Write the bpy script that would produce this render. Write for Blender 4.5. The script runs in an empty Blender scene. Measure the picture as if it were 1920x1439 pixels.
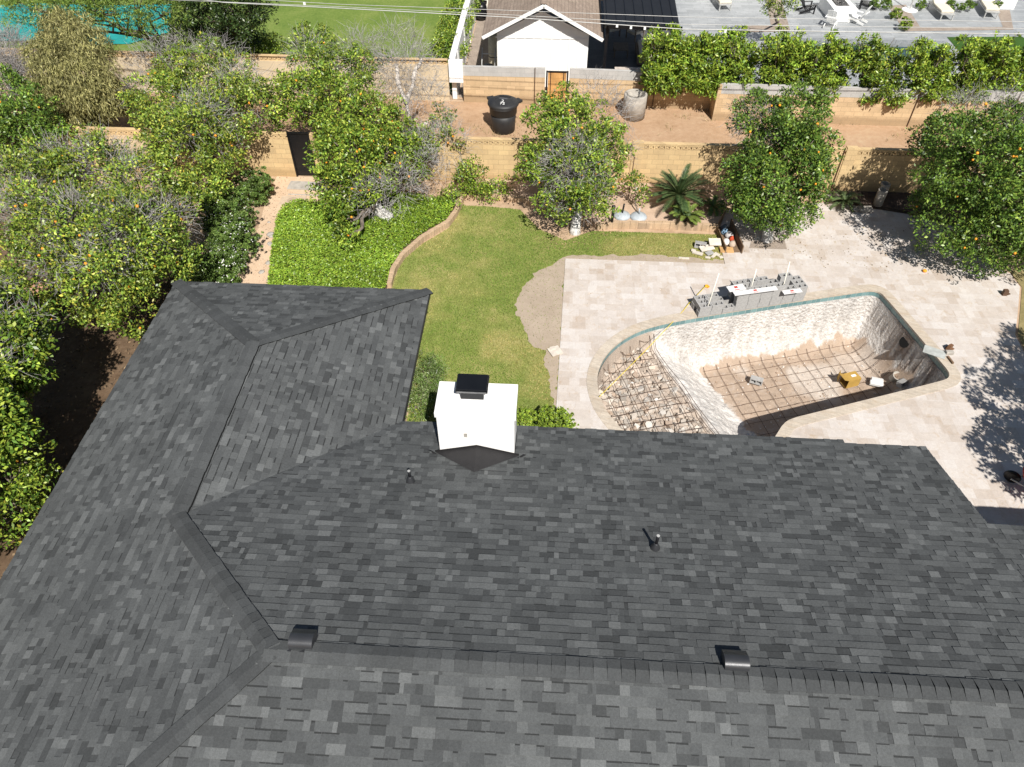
import bpy, bmesh, math, random
import numpy as np
from mathutils import Vector, Matrix, geometry
R = math.radians
random.seed(7)
rng = np.random.default_rng(11)
SC = bpy.context.scene
COL = SC.collection

# ------------------------------------------------------------------ camera, sky, sun, exposure
CAM_H, FL = 15.5, 1380.0                       # drone height (m), focal length in px of the 1920 px frame
PITCH, ROLL, YAW = R(46.552), R(-0.151), R(-3.4026)
CX, CY = 960.0, 719.5
Fv = Vector((math.sin(YAW)*math.cos(PITCH), math.cos(YAW)*math.cos(PITCH), -math.sin(PITCH)))
Rv0 = Vector((math.cos(YAW), -math.sin(YAW), 0)); Uv0 = Rv0.cross(Fv)
Rv = Rv0*math.cos(ROLL)+Uv0*math.sin(ROLL); Uv = -Rv0*math.sin(ROLL)+Uv0*math.cos(ROLL)
cam = bpy.data.cameras.new('camera'); camo = bpy.data.objects.new('camera', cam); COL.objects.link(camo)
M = Matrix((Rv, Uv, -Fv)).transposed().to_4x4(); M.translation = (0, 0, CAM_H); camo.matrix_world = M
cam.sensor_fit = 'HORIZONTAL'; cam.sensor_width = 36; cam.lens = 36*FL/1920
cam.clip_start = 0.1; cam.clip_end = 2000
SC.camera = camo
SUN_EL, SUN_AZ = R(49), R(17)                  # sun from the south, a little to the right
sdir = Vector((math.sin(SUN_AZ)*math.cos(SUN_EL), -math.cos(SUN_AZ)*math.cos(SUN_EL), math.sin(SUN_EL)))
w = bpy.data.worlds.new('World'); SC.world = w; w.use_nodes = True
nt = w.node_tree; sky = nt.nodes.new('ShaderNodeTexSky'); sky.sky_type = 'NISHITA'; sky.sun_disc = False
sky.sun_elevation = SUN_EL; sky.sun_rotation = math.pi-SUN_AZ
bg = nt.nodes['Background']; bg.inputs[1].default_value = 0.05
nt.links.new(sky.outputs[0], bg.inputs[0])
sl = bpy.data.lights.new('sun', 'SUN'); sl.energy = 5.0; sl.angle = R(0.5); sl.color = (1, 0.955, 0.89)
so = bpy.data.objects.new('sun', sl); COL.objects.link(so)
so.rotation_euler = (-sdir).to_track_quat('-Z', 'Y').to_euler(); so.location = (0, 0, 40)
SC.view_settings.view_transform = 'Standard'; SC.view_settings.look = 'None'
SC.view_settings.exposure = 0.48; SC.view_settings.gamma = 1.0

# ------------------------------------------------------------------ survey helpers: photo pixel -> world point on a known plane
def ray(px, py):
    return Fv + Rv*((px-CX)/FL) - Uv*((py-CY)/FL)
def P(px, py, z=0.0):
    d = ray(px, py); t = (z-CAM_H)/d.z
    return Vector((d.x*t, d.y*t, z))
def PY(px, py, y):
    d = ray(px, py); t = y/d.y
    return Vector((d.x*t, y, CAM_H+d.z*t))
def depth(p):
    return (Vector(p)-Vector((0, 0, CAM_H))).dot(Fv)
ZE = 2.6; S = CAM_H-ZE; XW = -.797*S; XE = -.2465*S; YN = 1.208*S; YE = .842*S; DD = .99*S
def PR(px, py, off=0):                         # on the north roof slope
    d = ray(px, py); t = (ZE+YE/3+off-CAM_H)/(d.z+d.y/3)
    return Vector((d.x*t, d.y*t, CAM_H+d.z*t))

# ------------------------------------------------------------------ object helpers
def link(o, parent=None):
    COL.objects.link(o)
    if parent is not None: o.parent = parent
    return o
def tag(o, label, cat, group=None):
    o['label'] = label; o['category'] = cat
    if group: o['group'] = group
    return o
def kind(o, k):
    o['kind'] = k; return o
def thing(name, label, cat, loc=(0, 0, 0), rz=0, group=None):
    o = bpy.data.objects.new(name, None); o.empty_display_size = 0.2; link(o)
    o.location = loc; o.rotation_euler = (0, 0, rz)
    return tag(o, label, cat, group)
def dup(root, loc=None, rz=None, label=None, group=None):
    def cp(o, par):
        c = o.copy(); link(c)
        if par is not None: c.parent = par
        for ch in kids[o.name]: cp(ch, c)
        return c
    kids = {}
    for o in list(bpy.data.objects): kids.setdefault(o.name, [])
    for o in list(bpy.data.objects):
        if o.parent is not None: kids[o.parent.name].append(o)
    r = cp(root, None)
    if loc is not None: r.location = loc
    if rz is not None: r.rotation_euler = (0, 0, rz)
    if label: r['label'] = label
    if group: r['group'] = group
    return r

class MB:
    def __init__(s): s.v = []; s.f = []; s.m = []; s.sm = []
    def quad(s, pts, mi=0, sm=False):
        n = len(s.v); s.v += [tuple(p) for p in pts]; s.f.append(tuple(range(n, n+len(pts)))); s.m.append(mi); s.sm.append(sm); return s
    def box(s, c, size, rz=0, mi=0, rot=None, taper=1.0):
        hx, hy, hz = size[0]/2, size[1]/2, size[2]/2
        m = rot if rot is not None else Matrix.Rotation(rz, 3, 'Z')
        n = len(s.v); c = Vector(c)
        for z in (-1, 1):
            k = taper if z > 0 else 1
            for x, y in ((-1, -1), (1, -1), (1, 1), (-1, 1)):
                s.v.append(tuple(c+m@Vector((x*hx*k, y*hy*k, z*hz))))
        for f in ((0, 3, 2, 1), (4, 5, 6, 7), (0, 1, 5, 4), (1, 2, 6, 5), (2, 3, 7, 6), (3, 0, 4, 7)):
            s.f.append(tuple(n+i for i in f)); s.m.append(mi); s.sm.append(False)
        return s
    def prism(s, poly, z0, z1, mi=0):
        poly = [Vector((p[0], p[1], 0)) for p in poly]
        a = sum(poly[i].x*poly[(i+1) % len(poly)].y-poly[(i+1) % len(poly)].x*poly[i].y for i in range(len(poly)))
        if a < 0: poly.reverse()
        k = len(poly); n = len(s.v)
        f0 = (lambda p: z0) if not callable(z0) else z0
        f1 = (lambda p: z1) if not callable(z1) else z1
        s.v += [(p.x, p.y, f0(p)) for p in poly]+[(p.x, p.y, f1(p)) for p in poly]
        tris = geometry.tessellate_polygon([poly])
        for t in tris:
            t = list(t)
            ar = (poly[t[1]]-poly[t[0]]).cross(poly[t[2]]-poly[t[0]]).z
            if ar < 0: t.reverse()
            s.f.append(tuple(n+k+i for i in t)); s.m.append(mi); s.sm.append(False)
            s.f.append(tuple(n+i for i in reversed(t))); s.m.append(mi); s.sm.append(False)
        for i in range(k):
            j = (i+1) % k
            s.f.append((n+i, n+j, n+k+j, n+k+i)); s.m.append(mi); s.sm.append(False)
        return s
    def tube(s, pts, r, n=8, mi=0, cap=True, sm=True):
        pts = [Vector(p) for p in pts]; rr = r if hasattr(r, '__len__') else [r]*len(pts)
        base = len(s.v); ref = None
        for i, p in enumerate(pts):
            t = (pts[min(i+1, len(pts)-1)]-pts[max(i-1, 0)]).normalized()
            if ref is None: ref = Vector((0, 0, 1)) if abs(t.z) < .9 else Vector((1, 0, 0))
            a = t.cross(ref).normalized(); b = t.cross(a).normalized(); ref = -b if False else ref
            for k in range(n):
                q = 2*math.pi*k/n
                s.v.append(tuple(p+(a*math.cos(q)+b*math.sin(q))*rr[i]))
        for i in range(len(pts)-1):
            for k in range(n):
                k2 = (k+1) % n; o = base+i*n
                s.f.append((o+k, o+k2, o+n+k2, o+n+k)); s.m.append(mi); s.sm.append(sm)
        if cap:
            s.f.append(tuple(base+k for k in reversed(range(n)))); s.m.append(mi); s.sm.append(False)
            o = base+(len(pts)-1)*n
            s.f.append(tuple(o+k for k in range(n))); s.m.append(mi); s.sm.append(False)
        return s
    def lathe(s, prof, c=(0, 0, 0), n=24, mi=0, sm=True, sx=1, sy=1):
        base = len(s.v); c = Vector(c)
        for (r, z) in prof:
            for k in range(n):
                q = 2*math.pi*k/n
                s.v.append((c.x+r*math.cos(q)*sx, c.y+r*math.sin(q)*sy, c.z+z))
        for i in range(len(prof)-1):
            for k in range(n):
                k2 = (k+1) % n; o = base+i*n
                s.f.append((o+k, o+k2, o+n+k2, o+n+k)); s.m.append(mi); s.sm.append(sm)
        s.f.append(tuple(base+k for k in reversed(range(n)))); s.m.append(mi); s.sm.append(False)
        o = base+(len(prof)-1)*n
        s.f.append(tuple(o+k for k in range(n))); s.m.append(mi); s.sm.append(False)
        return s
    def mesh(s, name, mats):
        me = bpy.data.meshes.new(name); me.from_pydata(s.v, [], s.f)
        for m in (mats if isinstance(mats, (list, tuple)) else [mats]): me.materials.append(m)
        me.polygons.foreach_set('material_index', s.m); me.polygons.foreach_set('use_smooth', s.sm)
        me.update(); return me
    def build(s, name, mats, parent=None, bevel=0):
        me = s.mesh(name, mats); o = bpy.data.objects.new(name, me); link(o, parent)
        if bevel:
            b = o.modifiers.new('bevel', 'BEVEL'); b.width = bevel; b.segments = 2; b.limit_method = 'ANGLE'
        return o

def np_mesh(name, V, k, mats, parent=None, col=None, tone=None):
    """V: (n*k,3) vertices, faces of k consecutive vertices."""
    V = np.ascontiguousarray(V, dtype=np.float32); nv = len(V); nf = nv//k
    me = bpy.data.meshes.new(name); me.vertices.add(nv); me.loops.add(nv); me.polygons.add(nf)
    me.vertices.foreach_set('co', V.ravel()); me.loops.foreach_set('vertex_index', np.arange(nv, dtype=np.int32))
    me.polygons.foreach_set('loop_start', np.arange(0, nv, k, dtype=np.int32))
    me.polygons.foreach_set('loop_total', np.full(nf, k, dtype=np.int32))
    if col is not None:
        a = me.attributes.new('col', 'FLOAT_COLOR', 'POINT')
        c4 = np.ones((nv, 4), np.float32); c4[:, :3] = np.repeat(col, k, axis=0) if len(col) != nv else col
        a.data.foreach_set('color', c4.ravel())
    if tone is not None:
        a = me.attributes.new('tone', 'FLOAT', 'POINT')
        a.data.foreach_set('value', np.ascontiguousarray(np.repeat(tone, k) if len(tone) != nv else tone, dtype=np.float32))
    for m in (mats if isinstance(mats, (list, tuple)) else [mats]): me.materials.append(m)
    me.update(); me.validate()
    o = bpy.data.objects.new(name, me); return link(o, parent)

# ------------------------------------------------------------------ materials
def newmat(name):
    m = bpy.data.materials.new(name); m.use_nodes = True
    nt = m.node_tree; return m, nt, nt.nodes['Principled BSDF']
def N(nt, t, **kw):
    n = nt.nodes.new(t)
    for k, v in kw.items():
        if k in n.inputs.keys() if hasattr(n.inputs, 'keys') else False: n.inputs[k].default_value = v
        else: setattr(n, k, v)
    return n
def rgba(c): return (c[0], c[1], c[2], 1)
def mixc(nt, fac, a, b, mode='MIX'):
    n = nt.nodes.new('ShaderNodeMix'); n.data_type = 'RGBA'; n.blend_type = mode
    for sock, val in ((n.inputs[0], fac), (n.inputs[6], a), (n.inputs[7], b)):
        if hasattr(val, 'is_output'): nt.links.new(val, sock)
        elif hasattr(val, '__len__'): sock.default_value = rgba(val)
        else: sock.default_value = val
    return n.outputs[2]
def noise(nt, vec, scale, detail=4, rough=.6, dist=0):
    n = nt.nodes.new('ShaderNodeTexNoise'); n.inputs['Scale'].default_value = scale; n.inputs['Detail'].default_value = detail
    n.inputs['Roughness'].default_value = rough; n.inputs['Distortion'].default_value = dist
    if vec is not None: nt.links.new(vec, n.inputs['Vector'])
    return n.outputs['Fac']
def ramp(nt, fac, stops):
    n = nt.nodes.new('ShaderNodeValToRGB'); cr = n.color_ramp
    while len(cr.elements) < len(stops): cr.elements.new(.5)
    for e, (p, c) in zip(cr.elements, stops):
        e.position = p; e.color = rgba(c) if hasattr(c, '__len__') else (c, c, c, 1)
    nt.links.new(fac, n.inputs[0]); return n.outputs[0]
def geo_pos(nt): return nt.nodes.new('ShaderNodeNewGeometry').outputs['Position']
def obj_pos(nt): return nt.nodes.new('ShaderNodeTexCoord').outputs['Object']
def bump(nt, bsdf, h, strength=.4, dist=.02):
    b = nt.nodes.new('ShaderNodeBump'); b.inputs['Strength'].default_value = strength; b.inputs['Distance'].default_value = dist
    nt.links.new(h, b.inputs['Height']); nt.links.new(b.outputs[0], bsdf.inputs['Normal'])
def plain(name, c, rough=.6, metal=0, var=.15, scale=6, bmp=.15, c2=None, pos='obj', spec=.4):
    m, nt, b = newmat(name)
    v = obj_pos(nt) if pos == 'obj' else geo_pos(nt)
    f = noise(nt, v, scale, 5); f2 = noise(nt, v, scale*9, 3)
    cc = c2 or tuple(x*(1-var*2) for x in c)
    k = ramp(nt, f, [(.3, 0), (.7, 1)])
    col = mixc(nt, k, cc, tuple(min(1, x*(1+var*.5)) for x in c))
    col = mixc(nt, .35*var*2, col, f2, 'OVERLAY')
    nt.links.new(col, b.inputs['Base Color']); b.inputs['Roughness'].default_value = rough; b.inputs['Metallic'].default_value = metal
    b.inputs['Specular IOR Level'].default_value = spec
    if bmp: bump(nt, b, f2, bmp, .01)
    return m

def m_shingle():
    m, nt, b = newmat('shingles'); v = geo_pos(nt)
    a = nt.nodes.new('ShaderNodeAttribute'); a.attribute_name = 'tone'
    col = ramp(nt, a.outputs['Fac'], [(0, (.005, .005, .005)), (.06, (.046, .049, .050)), (.3, (.061, .065, .0665)), (.62, (.081, .086, .087)), (1, (.118, .124, .1245))])
    g = noise(nt, v, 90, 3, .75); g2 = noise(nt, v, 28, 4, .7); big = noise(nt, v, .7, 3)
    col = mixc(nt, .55, col, ramp(nt, g, [(.25, .25), (.75, .75)]), 'OVERLAY')
    col = mixc(nt, .42, col, g2, 'OVERLAY')
    col = mixc(nt, .35, col, ramp(nt, big, [(.3, .34), (.7, .66)]), 'OVERLAY')
    nt.links.new(col, b.inputs['Base Color']); b.inputs['Roughness'].default_value = .9; b.inputs['Specular IOR Level'].default_value = .25
    bump(nt, b, g, .35, .004); return m
def m_leaf(name, transl=.12, rough=.38):
    m, nt, b = newmat(name); a = nt.nodes.new('ShaderNodeAttribute'); a.attribute_name = 'col'
    nt.links.new(a.outputs['Color'], b.inputs['Base Color']); b.inputs['Roughness'].default_value = rough
    b.inputs['Specular IOR Level'].default_value = .35
    t = nt.nodes.new('ShaderNodeBsdfTranslucent')
    nt.links.new(mixc(nt, 1.0, a.outputs['Color'], (1.0, 1.0, .45), 'MULTIPLY'), t.inputs[0])
    mx = nt.nodes.new('ShaderNodeMixShader'); mx.inputs[0].default_value = transl
    nt.links.new(b.outputs[0], mx.inputs[1]); nt.links.new(t.outputs[0], mx.inputs[2])
    nt.links.new(mx.outputs[0], nt.nodes['Material Output'].inputs[0]); return m
def m_attr(name, rough=.8):
    m, nt, b = newmat(name); a = nt.nodes.new('ShaderNodeAttribute'); a.attribute_name = 'col'
    g = noise(nt, geo_pos(nt), 30, 4); col = mixc(nt, .35, a.outputs['Color'], g, 'OVERLAY')
    nt.links.new(col, b.inputs['Base Color']); b.inputs['Roughness'].default_value = rough; bump(nt, b, g, .5, .02); return m
def m_tiles(name, c1, c2, mort, bw, rh, rot=0, mort_size=.008, offset=.5, vein=.5, sat=None, rough=.55, third=None):
    m, nt, b = newmat(name); v = geo_pos(nt)
    mp = nt.nodes.new('ShaderNodeMapping'); mp.inputs['Rotation'].default_value = (0, 0, rot); nt.links.new(v, mp.inputs[0]); v = mp.outputs[0]
    def brick(bw, rh, ca, cb, off, ofx):
        mq = nt.nodes.new('ShaderNodeMapping'); mq.inputs['Location'].default_value = (ofx, ofx*.37, 0); nt.links.new(v, mq.inputs[0])
        t = nt.nodes.new('ShaderNodeTexBrick'); t.offset = off; t.squash = .7; t.squash_frequency = 3
        nt.links.new(mq.outputs[0], t.inputs['Vector'])
        t.inputs['Color1'].default_value = rgba(ca); t.inputs['Color2'].default_value = rgba(cb); t.inputs['Mortar'].default_value = rgba(mort)
        t.inputs['Scale'].default_value = 1; t.inputs['Mortar Size'].default_value = mort_size; t.inputs['Brick Width'].default_value = bw
        t.inputs['Row Height'].default_value = rh; t.inputs['Bias'].default_value = -.1; t.inputs['Mortar Smooth'].default_value = .4
        return t
    t = brick(bw, rh, c1, c2, offset, 0)
    ms = nt.nodes.new('ShaderNodeMapping'); ms.inputs['Scale'].default_value = (1.2, 6, 1); nt.links.new(v, ms.inputs[0])
    vn = noise(nt, ms.outputs[0], 2.2, 6, .65, .8); fine = noise(nt, v, 22, 5, .7); big = noise(nt, v, .5, 3)
    col = mixc(nt, vein, t.outputs['Color'], ramp(nt, vn, [(.32, .3), (.68, .68)]), 'OVERLAY')
    if third:
        k = ramp(nt, noise(nt, ms.outputs[0], 1.1, 4, .7, 1.2), [(.52, 0), (.72, 1)]); 
        col = mixc(nt, k, col, mixc(nt, .6, col, third))
    col = mixc(nt, .25, col, fine, 'OVERLAY'); col = mixc(nt, .3, col, ramp(nt, big, [(.3, .4), (.7, .6)]), 'OVERLAY')
    nt.links.new(col, b.inputs['Base Color']); b.inputs['Roughness'].default_value = rough
    bump(nt, b, mixc(nt, .3, t.outputs['Fac'], fine), .25, -.006); return m
def m_block(name, c1, c2, mort, base=None, bw=.4, rh=.2, top=None):
    """block masonry laid along the wall: course pattern from (x+y, z)"""
    m, nt, b = newmat(name); v = geo_pos(nt)
    sp = nt.nodes.new('ShaderNodeSeparateXYZ'); nt.links.new(v, sp.inputs[0])
    ad = nt.nodes.new('ShaderNodeMath'); ad.operation = 'ADD'; nt.links.new(sp.outputs[0], ad.inputs[0]); nt.links.new(sp.outputs[1], ad.inputs[1])
    cb = nt.nodes.new('ShaderNodeCombineXYZ'); nt.links.new(ad.outputs[0], cb.inputs[0]); nt.links.new(sp.outputs[2], cb.inputs[1])
    t = nt.nodes.new('ShaderNodeTexBrick'); nt.links.new(cb.outputs[0], t.inputs['Vector'])
    t.inputs['Color1'].default_value = rgba(c1); t.inputs['Color2'].default_value = rgba(c2); t.inputs['Mortar'].default_value = rgba(mort)
    t.inputs['Scale'].default_value = 1; t.inputs['Brick Width'].default_value = bw; t.inputs['Row Height'].default_value = rh
    t.inputs['Mortar Size'].default_value = .007; t.inputs['Mortar Smooth'].default_value = .3
    st = noise(nt, cb.outputs[0], 1.3, 5, .65); fine = noise(nt, v, 40, 4, .7)
    col = mixc(nt, .5, t.outputs['Color'], ramp(nt, st, [(.3, .36), (.7, .6)]), 'OVERLAY')
    if base:                                   # damp stain rising from the soil
        ms = nt.nodes.new('ShaderNodeMath'); ms.operation = 'MULTIPLY_ADD'; nt.links.new(st, ms.inputs[0]); ms.inputs[1].default_value = -.35; nt.links.new(sp.outputs[2], ms.inputs[2])
        k = ramp(nt, ms.outputs[0], [(.10, 1), (.24, 0)]); col = mixc(nt, mixc(nt, 1.0, k, (.75, .75, .75), 'MULTIPLY'), col, base)
    col = mixc(nt, .3, col, fine, 'OVERLAY')
    nt.links.new(col, b.inputs['Base Color']); b.inputs['Roughness'].default_value = .9; b.inputs['Specular IOR Level'].default_value = .2
    bump(nt, b, mixc(nt, .4, t.outputs['Fac'], fine), .35, -.008); return m
def m_ground(name, stops, s1, s2, bmp=.4, rough=.95, grain=90):
    m, nt, b = newmat(name); v = geo_pos(nt)
    f = noise(nt, v, s1, 6, .65, .5); f2 = noise(nt, v, s2, 5, .65); g = noise(nt, v, grain, 3, .7)
    fm = mixc(nt, .45, f, f2)
    col = ramp(nt, fm, stops); col = mixc(nt, .4, col, ramp(nt, g, [(.3, .3), (.7, .7)]), 'OVERLAY')
    nt.links.new(col, b.inputs['Base Color']); b.inputs['Roughness'].default_value = rough; b.inputs['Specular IOR Level'].default_value = .15
    bump(nt, b, mixc(nt, .5, f2, g), bmp, .03); return m

def m_travertine(name):
    m, nt, b = newmat(name); v = geo_pos(nt)
    def brick(bw, rh, loc, off, sq):
        mq = nt.nodes.new('ShaderNodeMapping'); mq.inputs['Location'].default_value = loc; nt.links.new(v, mq.inputs[0])
        t = nt.nodes.new('ShaderNodeTexBrick'); t.offset = off; t.squash = sq; t.squash_frequency = 2; t.offset_frequency = 2; nt.links.new(mq.outputs[0], t.inputs['Vector'])
        t.inputs['Color1'].default_value = (0, 0, 0, 1); t.inputs['Color2'].default_value = (1, 1, 1, 1); t.inputs['Mortar'].default_value = (.35, .35, .35, 1)
        t.inputs['Scale'].default_value = 1; t.inputs['Mortar Size'].default_value = .005; t.inputs['Brick Width'].default_value = bw; t.inputs['Row Height'].default_value = rh; t.inputs['Mortar Smooth'].default_value = .3
        return t
    t1 = brick(.48, .305, (0, 0, 0), .37, .62); t2 = brick(.61, .61, (.13, .05, 0), .5, .66)
    k = mixc(nt, .38, t1.outputs['Color'], t2.outputs['Color'])
    f = noise(nt, v, 7, 6, .7, .7); g = noise(nt, v, 38, 4, .7); big = noise(nt, v, .45, 4)
    base = ramp(nt, k, [(.08, (.435, .37, .315)), (.35, (.49, .437, .392)), (.6, (.525, .478, .44)), (.9, (.56, .525, .495))])
    st = ramp(nt, noise(nt, v, 3.3, 5, .7, 1.5), [(.55, 0), (.70, .65)])
    col = mixc(nt, st, base, mixc(nt, 1, base, (.84, .72, .56), 'MULTIPLY'))
    col = mixc(nt, .38, col, ramp(nt, f, [(.3, .40), (.7, .60)]), 'OVERLAY'); col = mixc(nt, .22, col, g, 'OVERLAY'); col = mixc(nt, .3, col, ramp(nt, big, [(.3, .42), (.7, .58)]), 'OVERLAY')
    nt.links.new(col, b.inputs['Base Color']); b.inputs['Roughness'].default_value = .6; bump(nt, b, mixc(nt, .4, t1.outputs['Fac'], g), .2, -.005); return m
MSH = m_shingle()
MLEAF = m_leaf('citrus_leaf'); MLEAF2 = m_leaf('dull_leaf', .25, .6)
MTW = m_attr('dry_twig', .9); MATTR = m_attr('mixed_debris', .85)
MBLACK = plain('black_metal', (.012, .012, .014), .35, .3, .1, spec=.5)
MHOOD = plain('black_painted_vent', (.05, .052, .057), .42, .35, .1, spec=.6)
MWHITE = plain('white_paint', (.80, .80, .78), .6, 0, .03, 2, .05)
MSTUCCO = plain('white_stucco', (.82, .815, .80), .85, 0, .05, 2.2, .6, c2=(.72, .71, .69))
MFASC = plain('dark_fascia', (.03, .03, .032), .6)
MWALLH = plain('beige_stucco', (.5, .44, .36), .9, 0, .06, 3, .3)
MBARK = plain('grey_bark', (.20, .165, .13), .95, 0, .25, 9, .8)
MWASH = plain('whitewashed_bark', (.72, .72, .70), .9, 0, .22, 7, .8, c2=(.38, .35, .31))
MORANGE = plain('orange_peel', (.72, .24, .012), .6, 0, .15, 8, .1, c2=(.70, .36, .03))
MTRAV = m_travertine('travertine')
MCOPE = m_tiles('travertine_coping', (.49, .43, .355), (.45, .385, .31), (.40, .34, .275), .4, .4, R(16.4), .004, .5, .45, third=(.40, .30, .2))
MGREYPAVE = m_tiles('grey_paver', (.34, .355, .365), (.25, .265, .275), (.16, .17, .17), .9, .3, 0, .006, .5, .4)
MDECK = m_tiles('dark_deck', (.10, .10, .105), (.07, .07, .075), (.04, .04, .04), 1.2, .2, 0, .01, .5, .4)
MLOWER = m_block('tan_block', (.60, .44, .235), (.50, .365, .20), (.36, .265, .15), base=(.36, .25, .13))
MUPPER = m_block('tan_block_alley', (.57, .42, .255), (.475, .345, .205), (.35, .26, .16), base=(.30, .21, .125))
MGREYB = m_block('grey_block', (.44, .43, .41), (.39, .385, .37), (.33, .32, .31), bw=.4, rh=.2)
MCMU = plain('grey_concrete_block', (.36, .355, .345), .95, 0, .10, 12, .5)
MCONC = plain('weathered_concrete', (.42, .39, .345), .95, 0, .16, 5, .5)
MEDGE = m_tiles('tan_brick_edging', (.50, .36, .235), (.42, .30, .19), (.34, .25, .17), .3, .1, 0, .01, .5, .4)
MRUST = plain('rusty_steel', (.095, .048, .028), .8, .2, .2, 14, .3)
MWOOD = plain('cedar_boards', (.62, .34, .12), .6, 0, .18, 3, .2)
MBOARD = plain('weathered_wood', (.20, .13, .08), .85, 0, .2, 4, .4)
MTEAL = m_tiles('teal_waterline_tile', (.15, .26, .265), (.11, .205, .215), (.30, .34, .33), .152, .152, 0, .006, 0, .3, rough=.25)
MFOAM = plain('white_foam_board', (.66, .66, .655), .8, 0, .03, 4, .05)
MRED = plain('red_print', (.55, .05, .03), .6)
MPVC = plain('white_pvc', (.76, .73, .64), .5, 0, .05)
MCARD = plain('cardboard', (.42, .26, .06), .85, 0, .08)
MBIN = plain('black_plastic', (.016, .017, .019), .55, 0, .25, 3, .25, c2=(.03, .03, .03))
MGREYL = plain('grey_resin', (.40, .44, .47), .5, 0, .1)
MCREAM = plain('cream_cushion', (.66, .60, .49), .9, 0, .04)
MYEL = plain('yellow_tape', (.75, .58, .04), .5)
MGAL = plain('wire_aluminium', (.50, .50, .48), .5, .3, .1)
MROOF2 = m_tiles('brown_shingle', (.30, .235, .185), (.235, .18, .14), (.13, .10, .08), .33, .16, R(90), .008, .5, .4, rough=.9)
MDARKF = plain('dark_outdoor_fabric', (.028, .03, .036), .9)
MTEAK = plain('grey_teak', (.19, .155, .12), .8)

def vnoise(X, f, seed):
    g = np.random.default_rng(seed).random((64, 64)); x = X*f; i = np.floor(x).astype(int); t = x-i; t = t*t*(3-2*t)
    a = g[i[:, 0] % 64, i[:, 1] % 64]; b_ = g[(i[:, 0]+1) % 64, i[:, 1] % 64]; c = g[i[:, 0] % 64, (i[:, 1]+1) % 64]; d = g[(i[:, 0]+1) % 64, (i[:, 1]+1) % 64]
    return (a*(1-t[:, 0])+b_*t[:, 0])*(1-t[:, 1])+(c*(1-t[:, 0])+d*t[:, 0])*t[:, 1]
# ------------------------------------------------------------------ foliage generators
def unit(a): return a/np.maximum(np.linalg.norm(a, axis=-1, keepdims=True), 1e-9)
def pal(n, cols, wts, jit=.22):
    cols = np.array(cols); i = rng.choice(len(cols), n, p=np.array(wts)/sum(wts))
    return np.clip(cols[i]*(1+rng.normal(0, jit, (n, 1))), .004, 1)
def leaf_quads(C, Nrm, L, Wd, axis=None, fold=.25):
    n = len(C); r = rng.normal(size=(n, 3))
    a = unit(np.cross(Nrm, r)) if axis is None else unit(axis)
    s = unit(np.cross(a, Nrm)); nn = np.cross(s, a)
    L = (L*rng.uniform(.7, 1.25, (n, 1))); Wd = Wd*rng.uniform(.75, 1.2, (n, 1))
    V = np.empty((n, 4, 3)); V[:, 0] = C-a*L*.5; V[:, 1] = C+s*Wd*.5+nn*Wd*fold; V[:, 2] = C+a*L*.5; V[:, 3] = C-s*Wd*.5+nn*Wd*fold
    return V.reshape(-1, 3)
def shell_points(lobes, dens, rmin=.72, rmax=1.06, squash=.9, keep=.62):
    """cluster centres on the joint surface of the lobes, with outward directions"""
    L = np.array([(p[0], p[1], p[2], r) for p, r in lobes]); out = []; dr = []
    for (x, y, z, r) in L:
        n = int(dens*4*math.pi*r*r); d = unit(rng.normal(size=(n, 3)))
        bmpv = 1+.13*np.sin(d[:, 0]*6+x*3)*np.sin(d[:, 1]*6+y*5)+.10*np.sin(d[:, 2]*9+x)+.08*rng.normal(size=n)
        rad = r*rng.uniform(rmin, rmax, n)*bmpv
        p = np.array([x, y, z])+d*rad[:, None]*np.array([1, 1, squash])
        out.append(p); dr.append(d)
    p = np.concatenate(out); d = np.concatenate(dr)
    ins = np.zeros(len(p), bool)
    for (x, y, z, r) in L:
        ins |= np.linalg.norm((p-np.array([x, y, z]))/np.array([1, 1, squash]), axis=1) < r*keep
    ok = ~ins & (p[:, 2] > .12)
    return p[ok], d[ok]
PAL_CIT = ([(.24, .32, .04), (.15, .24, .03), (.075, .145, .022), (.32, .38, .055), (.38, .35, .05)], [.30, .31, .24, .13, .02])
PAL_DARK = ([(.09, .165, .027), (.14, .225, .035), (.21, .285, .045), (.05, .10, .019)], [.34, .33, .15, .18])
PAL_DULL = ([(.24, .32, .045), (.15, .24, .033), (.31, .36, .06), (.075, .14, .024), (.40, .37, .055)], [.3, .3, .18, .16, .06])
PAL_LIME = ([(.25, .345, .04), (.175, .28, .034), (.10, .185, .026), (.34, .395, .05)], [.36, .30, .2, .14])
PAL_OLIVE = ([(.33, .315, .125), (.25, .24, .09), (.43, .395, .17), (.14, .14, .055)], [.35, .28, .2, .17])
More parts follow.
